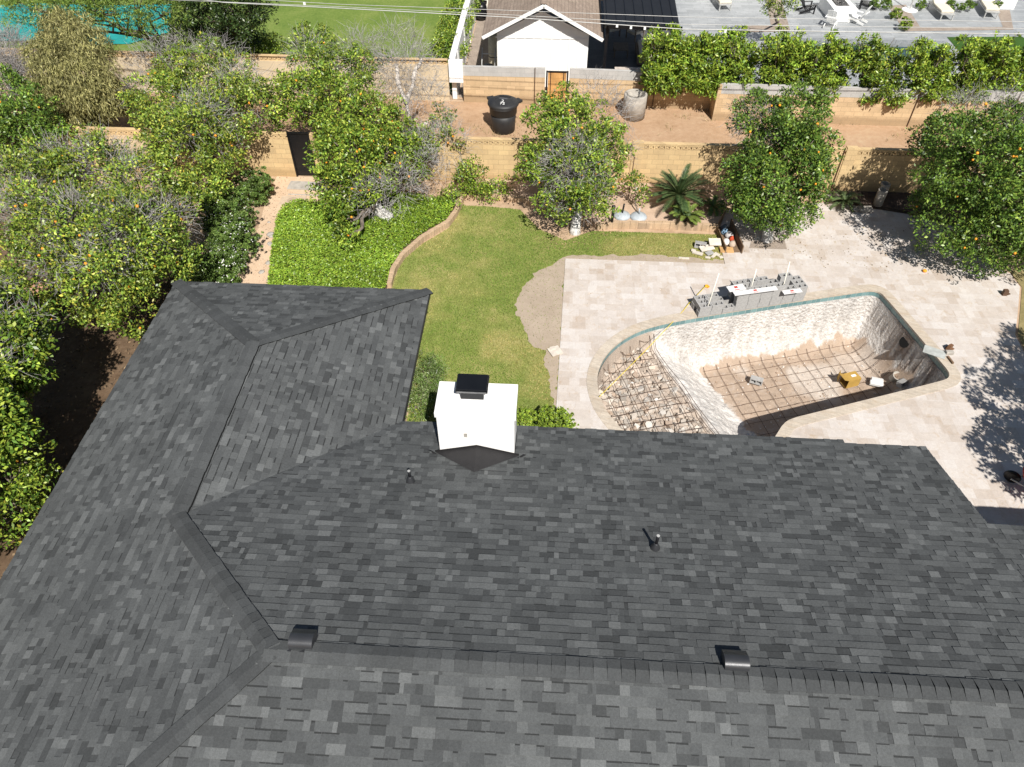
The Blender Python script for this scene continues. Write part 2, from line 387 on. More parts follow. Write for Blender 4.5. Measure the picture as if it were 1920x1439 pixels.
def foliage(name, lobes, parent, palette, dens=26, per=9, L=.122, Wd=.057, spread=.13, mat=None, up=.55, droop=None, core=True, rmin=.72, keep=.62, squash=.9, clump=None, gaps=.13):
    """leaf sprays: sub-clumps sit on the joint surface of the lobes, leaves sit on the outer half of every sub-clump"""
    rs = clump or spread*2.5; dn = dens*per*1.0/42.
    p, d = shell_points(lobes, dn, rmin=rmin, rmax=1.10, keep=keep, squash=squash)
    if core:
        p2, d2 = shell_points(lobes, dn*.45, .40, .80, squash, .30); p = np.concatenate([p, p2]); d = np.concatenate([d, d2])
    if gaps:
        g3 = vnoise(np.column_stack([p[:, 0]+.7*p[:, 2], p[:, 1]-.8*p[:, 2]]), 1.25, 91)*.65+vnoise(np.column_stack([p[:, 0]-.5*p[:, 2], p[:, 1]+.9*p[:, 2]]), 2.7, 92)*.35
        okg = g3 > np.quantile(g3, gaps); p, d = p[okg], d[okg]
    n = len(p); rad = rs*rng.uniform(.55, 1.35, n); cnt = np.maximum(6, (42*(rad/rs)**1.6).astype(int)); ctone = rng.normal(0, .24, n); yel = rng.random(n)
    idx = np.repeat(np.arange(n), cnt); m = len(idx); D = d[idx]
    dirs = unit(D*.75+np.array([0, 0, .45])+rng.normal(size=(m, 3))*.85)
    C = p[idx]+dirs*(rad[idx]*rng.uniform(.45, 1.05, m))[:, None]*np.array([1, 1, .8])
    nr = unit(dirs*.65+np.array([0, -.10, up*.9])+rng.normal(size=(m, 3))*.62)
    ax = None
    if droop is not None: ax = unit(D*.35+np.array([0, 0, -droop])+rng.normal(size=(m, 3))*.45)
    else: ax = unit(dirs*.8+rng.normal(size=(m, 3))*.6); nr = unit(nr+rng.normal(size=(m, 3))*.05)
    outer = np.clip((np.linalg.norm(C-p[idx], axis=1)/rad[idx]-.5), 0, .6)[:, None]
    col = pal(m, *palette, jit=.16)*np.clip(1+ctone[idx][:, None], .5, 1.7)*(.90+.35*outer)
    ok = C[:, 2] > .03
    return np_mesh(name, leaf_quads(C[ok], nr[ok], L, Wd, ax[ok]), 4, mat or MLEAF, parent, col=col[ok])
def twigs(name, lobes, parent, n, length=.5, wd=.012, col=(.30, .285, .275), rmin=.55, up=.35):
    L = np.array([(p[0], p[1], p[2], r) for p, r in lobes]); i = rng.choice(len(L), n, p=L[:, 3]**2/np.sum(L[:, 3]**2))
    d = unit(rng.normal(size=(n, 3))+np.array([0, 0, up])); st = L[i, :3]+d*(L[i, 3]*rng.uniform(rmin, .95, n))[:, None]
    ax = unit(d+rng.normal(size=(n, 3))*.6); ln = length*rng.uniform(.5, 1.3, (n, 1))
    s = unit(np.cross(ax, rng.normal(size=(n, 3)))); t = np.cross(ax, s); V = []
    mid = st+ax*ln*.5+rng.normal(size=(n, 3))*length*.10; en = mid+unit(ax+rng.normal(size=(n, 3))*.45)*ln*.5
    for a, b, wa, wb in ((st, mid, 1, .75), (mid, en, .75, .35)):
        for q in (s, t):
            V.append(np.stack([a-q*wd*wa*.5, a+q*wd*wa*.5, b+q*wd*wb*.5, b-q*wd*wb*.5], 1).reshape(-1, 3))
    V = np.concatenate(V); c = pal(len(V)//4, [col, tuple(x*.7 for x in col), tuple(x*1.3 for x in col)], [.5, .25, .25], .15)
    return np_mesh(name, V, 4, MTW, parent, col=c)
def wig(a, b, n=5, amp=.12):
    a = Vector(a); b = Vector(b); o = []
    for i in range(n):
        t = i/(n-1); k = amp*(a-b).length*math.sin(math.pi*t)
        o.append(a.lerp(b, t)+Vector((random.uniform(-k, k), random.uniform(-k, k), random.uniform(-k, k)*.5)))
    return o
ORANGE_ME = None
def orange_mesh():
    global ORANGE_ME
    if ORANGE_ME is None:
        b = MB(); b.lathe([(.006, -.046), (.030, -.037), (.045, -.012), (.047, .008), (.036, .034), (.016, .045), (.004, .043)], n=12)
        ORANGE_ME = b.mesh('orange', MORANGE)
    return ORANGE_ME
def oranges(parent, lobes, n, camside=True):
    p, d = shell_points(lobes, 30, .86, 1.04); n = int(n*.75)
    v = unit(np.array([0, 0, CAM_H])-p); ok = (np.sum(v*d, 1) > .25); p = p[ok]
    n = min(n, len(p))
    for i in rng.choice(len(p), n, replace=False):
        o = bpy.data.objects.new('orange', orange_mesh()); link(o, parent); o.location = p[i]; k = random.uniform(.65, 1.0); o.scale = (k, k, k)
        o.rotation_euler = (random.uniform(-.6, .6), random.uniform(-.6, .6), 0)
def px_lobes(lst):
    out = []
    for (px, py, z, r) in lst:
        c = P(px, py, z); out.append((c, r*depth(c)/FL))
    return out
def tree(name, label, cat, base, lst, palette, nor=0, ntw=0, wash=False, trunk_r=.13, group=None, dens=26, bare=None, twlen=.5, **kw):
    base = Vector((base[0], base[1], base[2] if len(base) > 2 else 0)); lobes = px_lobes(lst); lobes = [(c, max(r*.8, r-.07)) for c, r in lobes] if kw.get('clump') is None and name == 'orange_tree' else lobes
    if kw.get('clump') is not None or name not in ('orange_tree', 'citrus_hedge_tree'): kw['gaps'] = 0
    if name == 'citrus_hedge_tree': kw['gaps'] = .06
    t = thing(name, label, cat, (0, 0, 0), 0, group)
    cen = sum((l[0] for l in lobes), Vector())/len(lobes)
    fork = base.lerp(Vector((cen.x, cen.y, base.z+max(.5, (cen.z-base.z)*.42))), .8 if (cen-base).length < 3 else .5); fork.z = base.z+max(.45, (cen.z-base.z)*.4)
    tr = MB(); tr.tube([base-Vector((0, 0, .1)), base+Vector((0, 0, .12)), base.lerp(fork, .5)+Vector((random.uniform(-.05, .05), 0, 0)), fork], [trunk_r*1.45, trunk_r*1.1, trunk_r*.95, trunk_r*.85], 10)
    tr.build('trunk', MWASH if wash else MBARK, t)
    br = MB()
    for c, r in lobes:
        end = c.lerp(fork, .12); br.tube(wig(fork, end, 6), [trunk_r*.62*(1-.13*i)*(.7+.3*random.random()) for i in range(6)], 6)
        for k in range(3):
            d = Vector((random.gauss(0, 1), random.gauss(0, 1), random.gauss(.3, .6))).normalized()
            br.tube(wig(c.lerp(fork, .25), c+d*r*.85, 5), [trunk_r*.24*(1-.17*i) for i in range(5)], 5)
    br.build('branches' if False else 'limbs', MBARK, t)
    if palette is not None: foliage('crown', lobes, t, palette, dens=dens, **kw)
    if ntw:
        tl = lobes if bare is None else px_lobes(bare)
        twigs('dry_twigs', tl, t, ntw, twlen)
    if nor: oranges(t, lobes, nor)
    return t

# ------------------------------------------------------------------ pool outline (coping inner edge) and ground sheets
pool_px = [(1472,790),(1560,768),(1660,743),(1740,723),(1770,715),(1777,711),(1779,705),(1776,697),(1745,661),(1700,608),(1670,573),(1660,562),(1651,552),(1640,547.5),(1625,547.5),
           (1560,557),(1460,572),(1380,585),(1300,598),(1262,605),(1235,611),(1205,619.5),(1180,631),(1155,648),(1136,668),(1125,688),(1119,710),(1121,735),(1132,765),(1148,788),(1166,808)]
POOL = [P(*q) for q in pool_px]+[Vector((2.75, 12.45, 0)), Vector((3.6, 12.0, 0)), Vector((4.8, 11.95, 0)), Vector((5.8, 12.3, 0)), Vector((6.3, 12.95, 0))]
def resample(poly, step):
    out = []
    for i in range(len(poly)):
        a, b = poly[i], poly[(i+1) % len(poly)]; k = max(1, int((b-a).length/step))
        out += [a.lerp(b, j/k) for j in range(k)]
    return out
def smooth(poly, it=2):
    for _ in range(it):
        o = []
        for i in range(len(poly)):
            a, b = poly[i], poly[(i+1) % len(poly)]
            if (b-a).length > .5: o += [a.lerp(b, .15/(b-a).length+.02), a.lerp(b, 1-.15/(b-a).length-.02)]
            else: o += [a.lerp(b, .25), a.lerp(b, .75)]
        poly = o
    return poly
def inside(X, poly):
    q = np.array([(p[0], p[1]) for p in poly]); r = np.zeros(len(X), bool); j = len(q)-1
    for i in range(len(q)):
        c = ((q[i, 1] > X[:, 1]) != (q[j, 1] > X[:, 1])) & (X[:, 0] < (q[j, 0]-q[i, 0])*(X[:, 1]-q[i, 1])/(q[j, 1]-q[i, 1]+1e-12)+q[i, 0]); r ^= c; j = i
    return r
POOLR = resample(smooth(POOL, 2), .16)
def area(p): return .5*sum(p[i].x*p[(i+1) % len(p)].y-p[(i+1) % len(p)].x*p[i].y for i in range(len(p)))
if area(POOLR) < 0: POOLR.reverse()
def offset(poly, d):
    o = []; n = len(poly)
    for i in range(n):
        t = (poly[(i+1) % n]-poly[i-1]).normalized(); o.append(poly[i]+Vector((t.y, -t.x, 0))*d)
    return o
def sheet(name, outer, z, mat, hole=None, thick=None, parent=None):
    polys = [[Vector((p[0], p[1], 0)) for p in outer]]
    if area(polys[0]) < 0: polys[0].reverse()
    if hole: polys.append([Vector((p.x, p.y, 0)) for p in reversed(hole)])
    flat = [p for q in polys for p in q]; b = MB(); b.v = [(p.x, p.y, z) for p in flat]
    for t in geometry.tessellate_polygon(polys):
        t = list(t)
        if (flat[t[1]]-flat[t[0]]).cross(flat[t[2]]-flat[t[0]]).z < 0: t.reverse()
        b.f.append(tuple(t)); b.m.append(0); b.sm.append(False)
    if thick:
        for q in polys:
            n = len(q)
            for i in range(n):
                a, c = q[i], q[(i+1) % n]; b.quad([(a.x, a.y, z-thick), (c.x, c.y, z-thick), (c.x, c.y, z), (a.x, a.y, z)])
    return b.build(name, mat, parent)
HOLE1 = offset(POOLR, .06)
MDIRT = m_ground('yard_dirt', [(.3, (.25, .165, .10)), (.48, (.42, .30, .20)), (.68, (.52, .385, .265))], .45, 3.2)
MALLEY = m_ground('alley_dirt', [(.28, (.25, .155, .085)), (.42, (.37, .24, .145)), (.55, (.43, .29, .185)), (.72, (.48, .365, .235))], .55, 4.5, .6)
MPATH = m_ground('path_earth', [(.3, (.47, .335, .225)), (.55, (.58, .43, .30)), (.75, (.60, .46, .33))], .8, 4, .25)
MSANDZ = m_ground('paver_sand', [(.3, (.305, .245, .185)), (.6, (.385, .315, .245)), (.8, (.43, .355, .285))], .9, 5, .2)
MLAWN = m_ground('lawn_soil', [(.30, (.135, .175, .04)), (.48, (.195, .22, .06)), (.60, (.29, .27, .10)), (.74, (.38, .33, .15))], .42, 2.6, .4)
MTURF = m_ground('neighbour_grass', [(.32, (.085, .145, .028)), (.5, (.14, .20, .042)), (.66, (.215, .25, .075))], .5, 7, .8, grain=30)
MARTF = m_ground('dark_turf', [(.3, (.035, .085, .015)), (.7, (.05, .11, .02))], .6, 5, .4)
MBED = m_ground('planter_soil', [(.3, (.36, .255, .175)), (.55, (.50, .37, .275)), (.75, (.55, .42, .32))], .9, 4, .4)
MGRAVEL = m_ground('tan_gravel', [(.3, (.20, .165, .135)), (.55, (.32, .265, .22)), (.75, (.41, .35, .295))], 2, 14, .8, grain=40)
MDRYG = m_ground('dry_grass', [(.3, (.16, .14, .06)), (.55, (.28, .23, .11)), (.75, (.36, .29, .16))], .8, 5, .5)
MSIDE = m_ground('shade_toned_side_yard', [(.3, (.075, .048, .03)), (.5, (.125, .083, .052)), (.7, (.20, .14, .09))], .8, 5, .6)  # soil colour darkened to stand in for part of the tree shade
kind(sheet('ground', [(-400, -300), (400, -300), (400, 500), (-400, 500)], 0, MDIRT, HOLE1), 'structure')
YW = 32.2                                       # alley wall line (world y of its south face, left of the jog)
kind(sheet('alley_ground', [(-40, 25.75), (40, 25.75), (40, 31.6), (-40, 32.6)], .012, MALLEY), 'structure')
lawn_poly = [P(868,386), P(915,388), P(975,394), P(1010,430), P(1060,452), P(1110,434), P(1345,441), P(1360,500), P(1062,490), P(1046,790),
             Vector((.4, 11.0, 0)), Vector((-3.7, 11.0, 0)), Vector((-3.7, 14, 0)), Vector((-4.4, 16.8, 0)), P(733,540), P(752,492), P(792,458), P(842,428), P(862,392)]
kind(sheet('lawn', lawn_poly, .012, MLAWN), 'structure')
sand0 = [P(1070,478), P(1200,480), P(1362,489), P(1362,505), P(1062,492), P(1044,790), P(1036,790), P(1034,750), P(1030,705), P(1018,662), P(987,632), P(970,592), P(972,552), P(1000,515), P(1040,492)]
sand_poly = [q+Vector(((float(vnoise(np.array([[q.x, q.y]]), 2.2, 71)[0])-.5)*.16+(float(vnoise(np.array([[q.x, q.y]]), 8, 72)[0])-.5)*.12, (float(vnoise(np.array([[q.x, q.y]]), 2.2, 73)[0])-.5)*.16+(float(vnoise(np.array([[q.x, q.y]]), 8, 74)[0])-.5)*.12, 0)) for q in resample(sand0, .05)]
kind(sheet('paver_sand', sand_poly, .019, MSANDZ), 'structure')
patio_poly = [P(1042,782), P(1060,487), P(1359,497), P(1345,440), P(1362,396), P(1558,381), P(1700,404), P(1800,430), P(1868,505), P(1893,515), P(1911,540), P(1907,590), P(1902,630), P(1925,675), P(1990,735),
              Vector((22, 17.5, 0)), Vector((22, 3, 0)), Vector((8.8, 3, 0)), Vector((8.8, 10.4, 0)), Vector((.38, 10.4, 0))]
kind(sheet('patio', patio_poly, .045, MTRAV, offset(POOLR, .28), .04), 'structure')
kind(sheet('dry_grass', [P(1893,510), P(1960,480), (40, 22), (40, 16), P(2010,735), P(1990,725), P(1930,672), P(1908,630), P(1912,590), P(1916,540)], .014, MDRYG), 'structure')
path_poly = [P(520,330), P(640,335), P(650,385), P(535,395), P(515,440), P(510,500), P(500,560), Vector((-9, 14.5, 0)), Vector((-10.8, 14.5, 0)), P(400,560), P(440,520), P(470,470), P(490,410), P(500,370)]
kind(sheet('path', path_poly, .010, MPATH), 'structure')
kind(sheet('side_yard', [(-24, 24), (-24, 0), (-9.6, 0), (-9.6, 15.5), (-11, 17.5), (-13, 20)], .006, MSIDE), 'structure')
for nm, po, z, mt in (('neighbour_lawn', [(-60, 33.0), (-4.75, 33.0), (-4.6, 80), (-60, 80)], .01, MTURF), ('gravel_strip', [(-4.35, 32.6), (-2.3, 32.6), (-2.3, 80), (-4.35, 80)], .012, MGRAVEL),
                      ('dark_deck', [(-2.3, 32.6), (6.3, 32.6), (6.3, 45), (-2.3, 45)], .016, MDECK), ('grey_patio', [(6.3, 33.6), (40, 33.6), (40, 80), (6.3, 80)], .018, MGREYPAVE)):
    kind(sheet(nm, po, z, mt), 'structure')
kind(sheet('artificial_turf', [P(1775,71), P(1915,70), P(1975,100), (36, 34), P(1800,100)], .03, MARTF), 'structure')
kind(sheet('bed_soil', [P(1665,12), P(1698,10), P(1725,52), P(1880,52), P(1868,20), P(1893,20), P(1900,57), P(1695,60)], .026, MGRAVEL), 'structure')
kind(sheet('bed_soil', [P(1436,0), P(1465,0), P(1482,60), P(1400,62), P(1395,50), P(1445,48)], .026, MGRAVEL), 'structure')

# water of the two neighbouring pools
def m_water(name, c, r=.08):
    m, nt, b = newmat(name); v = geo_pos(nt); n1 = noise(nt, v, 1.2, 3); n2 = noise(nt, v, 5, 3)
    nt.links.new(mixc(nt, ramp(nt, n1, [(.35, 0), (.65, 1)]), c, tuple(x*1.7 for x in c)), b.inputs['Base Color'])
    b.inputs['Roughness'].default_value = r; bump(nt, b, n2, .15, .05); return m
kind(sheet('pool_water', [P(-120,20), P(60,8), P(200,12), P(322,10), P(318,62), P(245,84), P(180,86), P(60,78), P(-100,80)], .05, m_water('turquoise_water', (.015, .23, .205))), 'structure')
kind(sheet('pool_water', [P(1440,84), P(1765,84), P(1785,112), P(1440,112)], .03, m_water('deep_water', (.008, .04, .055))), 'structure')
b = MB(); a0, a1 = P(1436,78), P(1768,79)
b.box(((a0.x+a1.x)/2, a0.y-.15, .09), (a1.x-a0.x, .5, .18)); kind(b.build('pool_edge', m_tiles('mosaic_edge', (.28, .30, .31), (.20, .22, .23), (.12, .12, .12), .1, .1, 0, .006, .5, .3)), 'structure')

# ------------------------------------------------------------------ the empty pool
AX = R(16.4); U = Vector((math.cos(AX), math.sin(AX), 0)); W = Vector((-math.sin(AX), math.cos(AX), 0))
ra, rb = P(1203,640,-.9), P(1330,815,-.9)       # limit between the broken shallow end and the slope
rt = (rb-ra).normalized(); rn = Vector((-rt.y, rt.x, 0))
if rn.x < 0: rn = -rn
ZD, ZS = -1.95, -.85
pb = np.array([(p.x, p.y) for p in POOLR])
def dist_edge(X):
    a = pb; c = np.roll(pb, -1, 0); d = c-a; best = np.full(len(X), 1e9)
    for i in range(len(a)):
        t = np.clip(((X-a[i])@d[i])/(d[i]@d[i]), 0, 1); best = np.minimum(best, np.linalg.norm(X-(a[i]+t[:, None]*d[i]), axis=1))
    return best
def pool_s(X): return (X-np.array([ra.x, ra.y]))@np.array([rn.x, rn.y])
def pool_z(X, d):
    s = pool_s(X); t = np.clip(s/1.9, 0, 1); t = t*t*(3-2*t); D = -ZS+(ZS-ZD)*t
    Rr = .22+.52*np.clip(s/1.2+.2, 0, 1)
    k = np.clip(d/Rr, 0, 1); prof = np.sqrt(np.clip(1-(1-k)**2, 0, 1))
    return -(.17+(D-.17)*prof)
def hitz(px, py):
    """first point of the pool surface met by the sight line through a pixel"""
    zs = np.arange(-.15, -2.2, -.02); pts = [P(px, py, q) for q in zs]; X = np.array([(p.x, p.y) for p in pts]); ins = inside(X, POOLR); sz = pool_z(X, dist_edge(X)); last = pts[0]
    for p, q, a, c_ in zip(pts, zs, ins, sz):
        if not a or q <= c_: return Vector((p.x, p.y, q))
        last = p
    return last
DEEP = [hitz(*q) for q in ((1308,690), (1420,665), (1600,628), (1634,634), (1662,668), (1684,694), (1706,716), (1640,745))]+[P(1560,795,ZD), P(1440,845,ZD), hitz(1412,812), hitz(1400,800)]
gx = np.arange(pb[:, 0].min(), pb[:, 0].max(), .06); gy = np.arange(pb[:, 1].min(), pb[:, 1].max(), .06)
GX = np.stack(np.meshgrid(gx, gy), -1).reshape(-1, 2); GX = GX+rng.uniform(-.02, .02, GX.shape)
GX = GX[inside(GX, POOLR)]; dd = dist_edge(GX); GX = GX[dd > .05]
allp = np.concatenate([pb, GX]); nb = len(pb)
res = geometry.delaunay_2d_cdt([Vector(p) for p in allp], [(i, (i+1) % nb) for i in range(nb)], [], 1, 1e-4)
vv = np.array([(v.x, v.y) for v in res[0]]); d = dist_edge(vv); z = pool_z(vv, d)
rough = ((vnoise(vv, 5, 1)-.5)*.05+(vnoise(vv, 11, 2)-.5)*.055)*np.where(inside(vv, DEEP), .35, 1)
sv = pool_s(vv); shallow = np.clip(1-sv/.25, 0, 1)
z = z+rough*np.clip(d/.15, 0, 1)*(1+shallow*1.2)
me = bpy.data.meshes.new('pool_shell'); me.from_pydata([(a[0], a[1], c) for a, c in zip(vv, z)], [], [tuple(f) for f in res[2]])
indeep = inside(vv+(np.stack([vnoise(vv, 3, 4), vnoise(vv, 3, 5)], 1)-.5)*.22, DEEP)
n1 = vnoise(vv, 3.1, 8); n2 = vnoise(vv, 9, 9); n3 = vnoise(vv, 1.2, 10)
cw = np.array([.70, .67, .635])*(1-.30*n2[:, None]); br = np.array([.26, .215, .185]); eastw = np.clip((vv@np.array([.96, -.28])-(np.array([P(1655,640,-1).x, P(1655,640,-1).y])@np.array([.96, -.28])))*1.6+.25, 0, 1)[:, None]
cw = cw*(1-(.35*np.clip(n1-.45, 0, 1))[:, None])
kk = np.clip((vnoise(vv, 9, 61)*.6+vnoise(vv, 17, 62)*.4-.40)*7, 0, 1)[:, None]*eastw; cw = cw*(1-kk)+br*kk  # brown blotches, coverage raised to stand in for the east wall's shade
dirt = np.array([.42, .325, .25])*(.9+.18*n1[:, None]); pale = np.array([.60, .54, .48])
k = np.clip((n3-.70)*6, 0, 1)[:, None]; dirt = dirt*(1-k*.7)+pale*k*.7
k = np.clip((n2-.72)*6, 0, 1)[:, None]; dirt = dirt*(1-k*.4)+np.array([.52, .45, .39])*k*.4
rub = np.array([.45, .375, .31])*(.85+.25*n2[:, None])
c = np.where(indeep[:, None], dirt, cw); c = c*(1-shallow[:, None])+rub*shallow[:, None]
at = me.attributes.new('col', 'FLOAT_COLOR', 'POINT'); at.data.foreach_set('color', np.concatenate([c, np.ones((len(c), 1))], 1).astype(np.float32).ravel())
def m_gunite():
    m, nt, b = newmat('scarred_plaster'); a = nt.nodes.new('ShaderNodeAttribute'); a.attribute_name = 'col'; v = geo_pos(nt)
    vo = nt.nodes.new('ShaderNodeTexVoronoi'); vo.inputs['Scale'].default_value = 11; nt.links.new(v, vo.inputs['Vector'])
    f = noise(nt, v, 16, 5, .7, .6); g = noise(nt, v, 55, 4, .7)
    spot = ramp(nt, noise(nt, v, 8, 5, .75), [(.50, 0), (.60, 1)])
    tn_a = nt.nodes.new('ShaderNodeAttribute'); tn_a.attribute_name = 'tone'
    col = mixc(nt, mixc(nt, 1, mixc(nt, 1, spot, (.55, .55, .55), 'MULTIPLY'), tn_a.outputs['Color'], 'MULTIPLY'), a.outputs['Color'], mixc(nt, 1, a.outputs['Color'], (.62, .57, .52), 'MULTIPLY'))
    col = mixc(nt, .45, col, g, 'OVERLAY')
    nt.links.new(col, b.inputs['Base Color']); b.inputs['Roughness'].default_value = .95; b.inputs['Specular IOR Level'].default_value = .1
    bump(nt, b, mixc(nt, tn_a.outputs['Fac'], mixc(nt, .35, (.5, .5, .5), g), mixc(nt, .5, f, vo.outputs['Distance'])), 1.0, .075); return m
at2 = me.attributes.new('tone', 'FLOAT', 'POINT'); at2.data.foreach_set('value', (np.where(indeep, .0, 1.)*(1-shallow)*np.where((sv < 1.9) & (d > .5), .4, 1)).astype(np.float32)); me.materials.append(m_gunite()); me.update()
pool = bpy.data.objects.new('swimming_pool', me); link(pool)
tag(pool, 'empty drained swimming pool with chipped white plaster walls and bare dirt floor', 'swimming pool')
b = MB(); Rin = POOLR; Rout = offset(POOLR, .31); n = len(POOLR)
for i in range(n):
    j = (i+1) % n; a, c, e, f = Rin[i], Rin[j], Rout[j], Rout[i]
    for q0, q1, z0, z1 in ((a, c, -.005, .058), (e, f, .03, .058)):
        b.quad([(q0.x, q0.y, z0), (q1.x, q1.y, z0), (q1.x, q1.y, z1), (q0.x, q0.y, z1)])
    b.quad([(a.x, a.y, .058), (c.x, c.y, .058), (e.x, e.y, .058), (f.x, f.y, .058)])
b.build('coping', MCOPE, pool)
b = MB(); T = offset(POOLR, .012); T2 = offset(POOLR, .10)
def m_band():
    m, nt, bs = newmat('waterline_tile'); a = nt.nodes.new('ShaderNodeAttribute'); a.attribute_name = 'tone'
    col = ramp(nt, a.outputs['Fac'], [(0, (.105, .20, .21)), (.5, (.15, .265, .27)), (.9, (.20, .32, .32)), (1, (.42, .46, .45))])
    nt.links.new(col, bs.inputs['Base Color']); bs.inputs['Roughness'].default_value = .3; return m
tv = []; tt = []
BD = resample(T, .152)
for i in range(len(BD)):
    a, c = BD[i], BD[(i+1) % len(BD)]; e = (c-a)*.035
    tv += [(a.x+e.x, a.y+e.y, -.16), (c.x-e.x, c.y-e.y, -.16), (c.x-e.x, c.y-e.y, -.012), (a.x+e.x, a.y+e.y, -.012)]; tt.append(random.uniform(0, .85))
o2 = offset(T, .004)
for i in range(n):
    a, c = o2[i], o2[(i+1) % n]; tv += [(a.x, a.y, -.20), (c.x, c.y, -.20), (c.x, c.y, 0), (a.x, a.y, 0)]; tt.append(1.0)
np_mesh('waterline_tile', np.array(tv), 4, m_band(), pool, tone=np.array(tt))
b = MB(); c = hitz(1698, 642); nrm = Vector((-.96, -.27, .45)).normalized()
b.tube([c-nrm*.2, c+nrm*.05], .175, 24); b.tube([c+nrm*.045, c+nrm*.06], [.19, .185], 24)
b.build('light_niche', plain('niche_black', (.004, .004, .004), .9, 0, .1, 3, 0), pool)

def floor_z(x, y):
    h = np.array([[x, y]]); return float(pool_z(h, dist_edge(h))[0])
# rebar mats
def rebar(name, label, poly, zoff, step, u, w, r=.011, wob=.02, hmin=None):
    b = MB(); q = np.array([(p[0], p[1]) for p in poly]); o = q.mean(0)
    for a, c in ((u, w), (w, u)):
        A = np.array([a.x, a.y]); Cc = np.array([c.x, c.y]); pr = (q-o)@Cc; al = (q-o)@A
        for s in np.arange(pr.min()+step*.4, pr.max(), step):
            run = []; sj = random.uniform(-.055, .055)
            for t in np.arange(al.min(), al.max()+.01, .15):
                xy = o+A*t+Cc*(s+sj+.02*math.sin(t*2+s*7)); X = xy[None]
                if inside(X, poly)[0] and inside(X, POOLR)[0] and dist_edge(X)[0] > .04:
                    run.append(Vector((xy[0], xy[1], (hmin if hmin is not None else floor_z(xy[0], xy[1]))+zoff+random.uniform(-wob, wob)*.6+(.012 if a is u else -.012))))
                else:
                    if len(run) > 2: b.tube(run, r, 5)
                    run = []
            if len(run) > 2: b.tube(run, r, 5)
    return tag(b.build(name, MRUST), label, 'rebar')
rebar('rebar_grid', 'rusty rebar grid lying over the dirt floor at the deep end of the pool', DEEP, .06, .42, U, W, .0065, .022)
SHAL = [p for p in POOLR if (p-ra).dot(rn) < -.02]
SHAL_POLY = sorted(SHAL, key=lambda p: math.atan2((p-Vector((3, 15, 0))).y, (p-Vector((3, 15, 0))).x))
rebar('rebar_grid', 'rusty rebar grid over broken concrete at the shallow curved end of the pool', SHAL_POLY, .26, .33, U, W, .0075, .02)
b = MB()
for k, off in enumerate((-.02, .13)):
    pts = []
    for t in np.linspace(.15, 4.6, 18):
        q = ra+rt*t+rn*off; X = np.array([[q.x, q.y]])
        if inside(X, POOLR)[0]: pts.append(Vector((q.x, q.y, floor_z(q.x, q.y)+.16+.03*math.sin(t*3+k))))
    if len(pts) > 2: b.tube(pts, .009, 5)
tag(b.build('rebar_rod', MRUST), 'long rusty rebar rods along the edge of the shallow broken floor', 'rebar')

# broken gunite lumps in both floors
def chunks(name, poly, n, smin, smax, zoff, cols, wts, flat=.45, lab=None):
    q = np.array([(p[0], p[1]) for p in poly]); out = []; cl = []
    lo, hi = q.min(0), q.max(0); cnt = 0
    while cnt < n:
        X = rng.uniform(lo, hi, (1, 2))
        if not (inside(X, poly)[0] and inside(X, POOLR)[0] and dist_edge(X)[0] > .06): continue
        cnt += 1; s = smin+(smax-smin)*rng.random()**2.5; x, y = X[0]; zc = floor_z(x, y)+zoff+s*.2
        rot = np.array(Matrix.Rotation(rng.uniform(0, 6.3), 3, 'Z') @ Matrix.Rotation(rng.normal(0, .3), 3, 'X') @ Matrix.Rotation(rng.normal(0, .3), 3, 'Y'))
        k = rng.integers(4, 7); an = np.sort(rng.uniform(0, 2*math.pi, k)); an = np.linspace(0, 2*math.pi, k, endpoint=False)+rng.uniform(-.35, .35, k)
        rad = s*rng.uniform(.55, 1.1, k)*.5; h = s*flat*rng.uniform(.3, .8)
        top = np.stack([np.cos(an)*rad, np.sin(an)*rad*.75, np.full(k, h*.5)], 1); bot = top*np.array([1.1, 1.1, -1]); ce = np.array([0, 0, h*.55])
        tr = lambda a: a@rot.T+np.array([x, y, zc])
        top, bot, ce = tr(top), tr(bot), tr(ce[None])[0]; col = np.array(cols[rng.choice(len(cols), p=np.array(wts)/sum(wts))])*rng.uniform(.75, 1.15)
        for i in range(k):
            j = (i+1) % k; out += [top[i], top[j], ce, ce]; cl.append(col); out += [bot[i], bot[j], top[j], top[i]]; cl.append(col*.85)
    V = np.array(out); cl = np.array(cl)
    o = np_mesh(name, V, 4, MATTR, None, col=cl); kind(o, 'stuff')
    if lab: o['label'] = lab
    return o
chunks('concrete_rubble', SHAL_POLY, 1500, .04, .36, -.02, [(.50, .445, .385), (.45, .375, .31), (.42, .375, .325), (.40, .31, .24), (.58, .54, .49)], [.3, .4, .12, .08, .10], .4, 'broken plaster and concrete rubble over the shallow end floor')
chunks('pool_floor_debris', DEEP, 700, .015, .09, .0, [(.62, .56, .5), (.45, .34, .25), (.34, .24, .17), (.66, .63, .6)], [.35, .35, .15, .15], .5, 'small stones and chips strewn over the dirt floor of the pool')

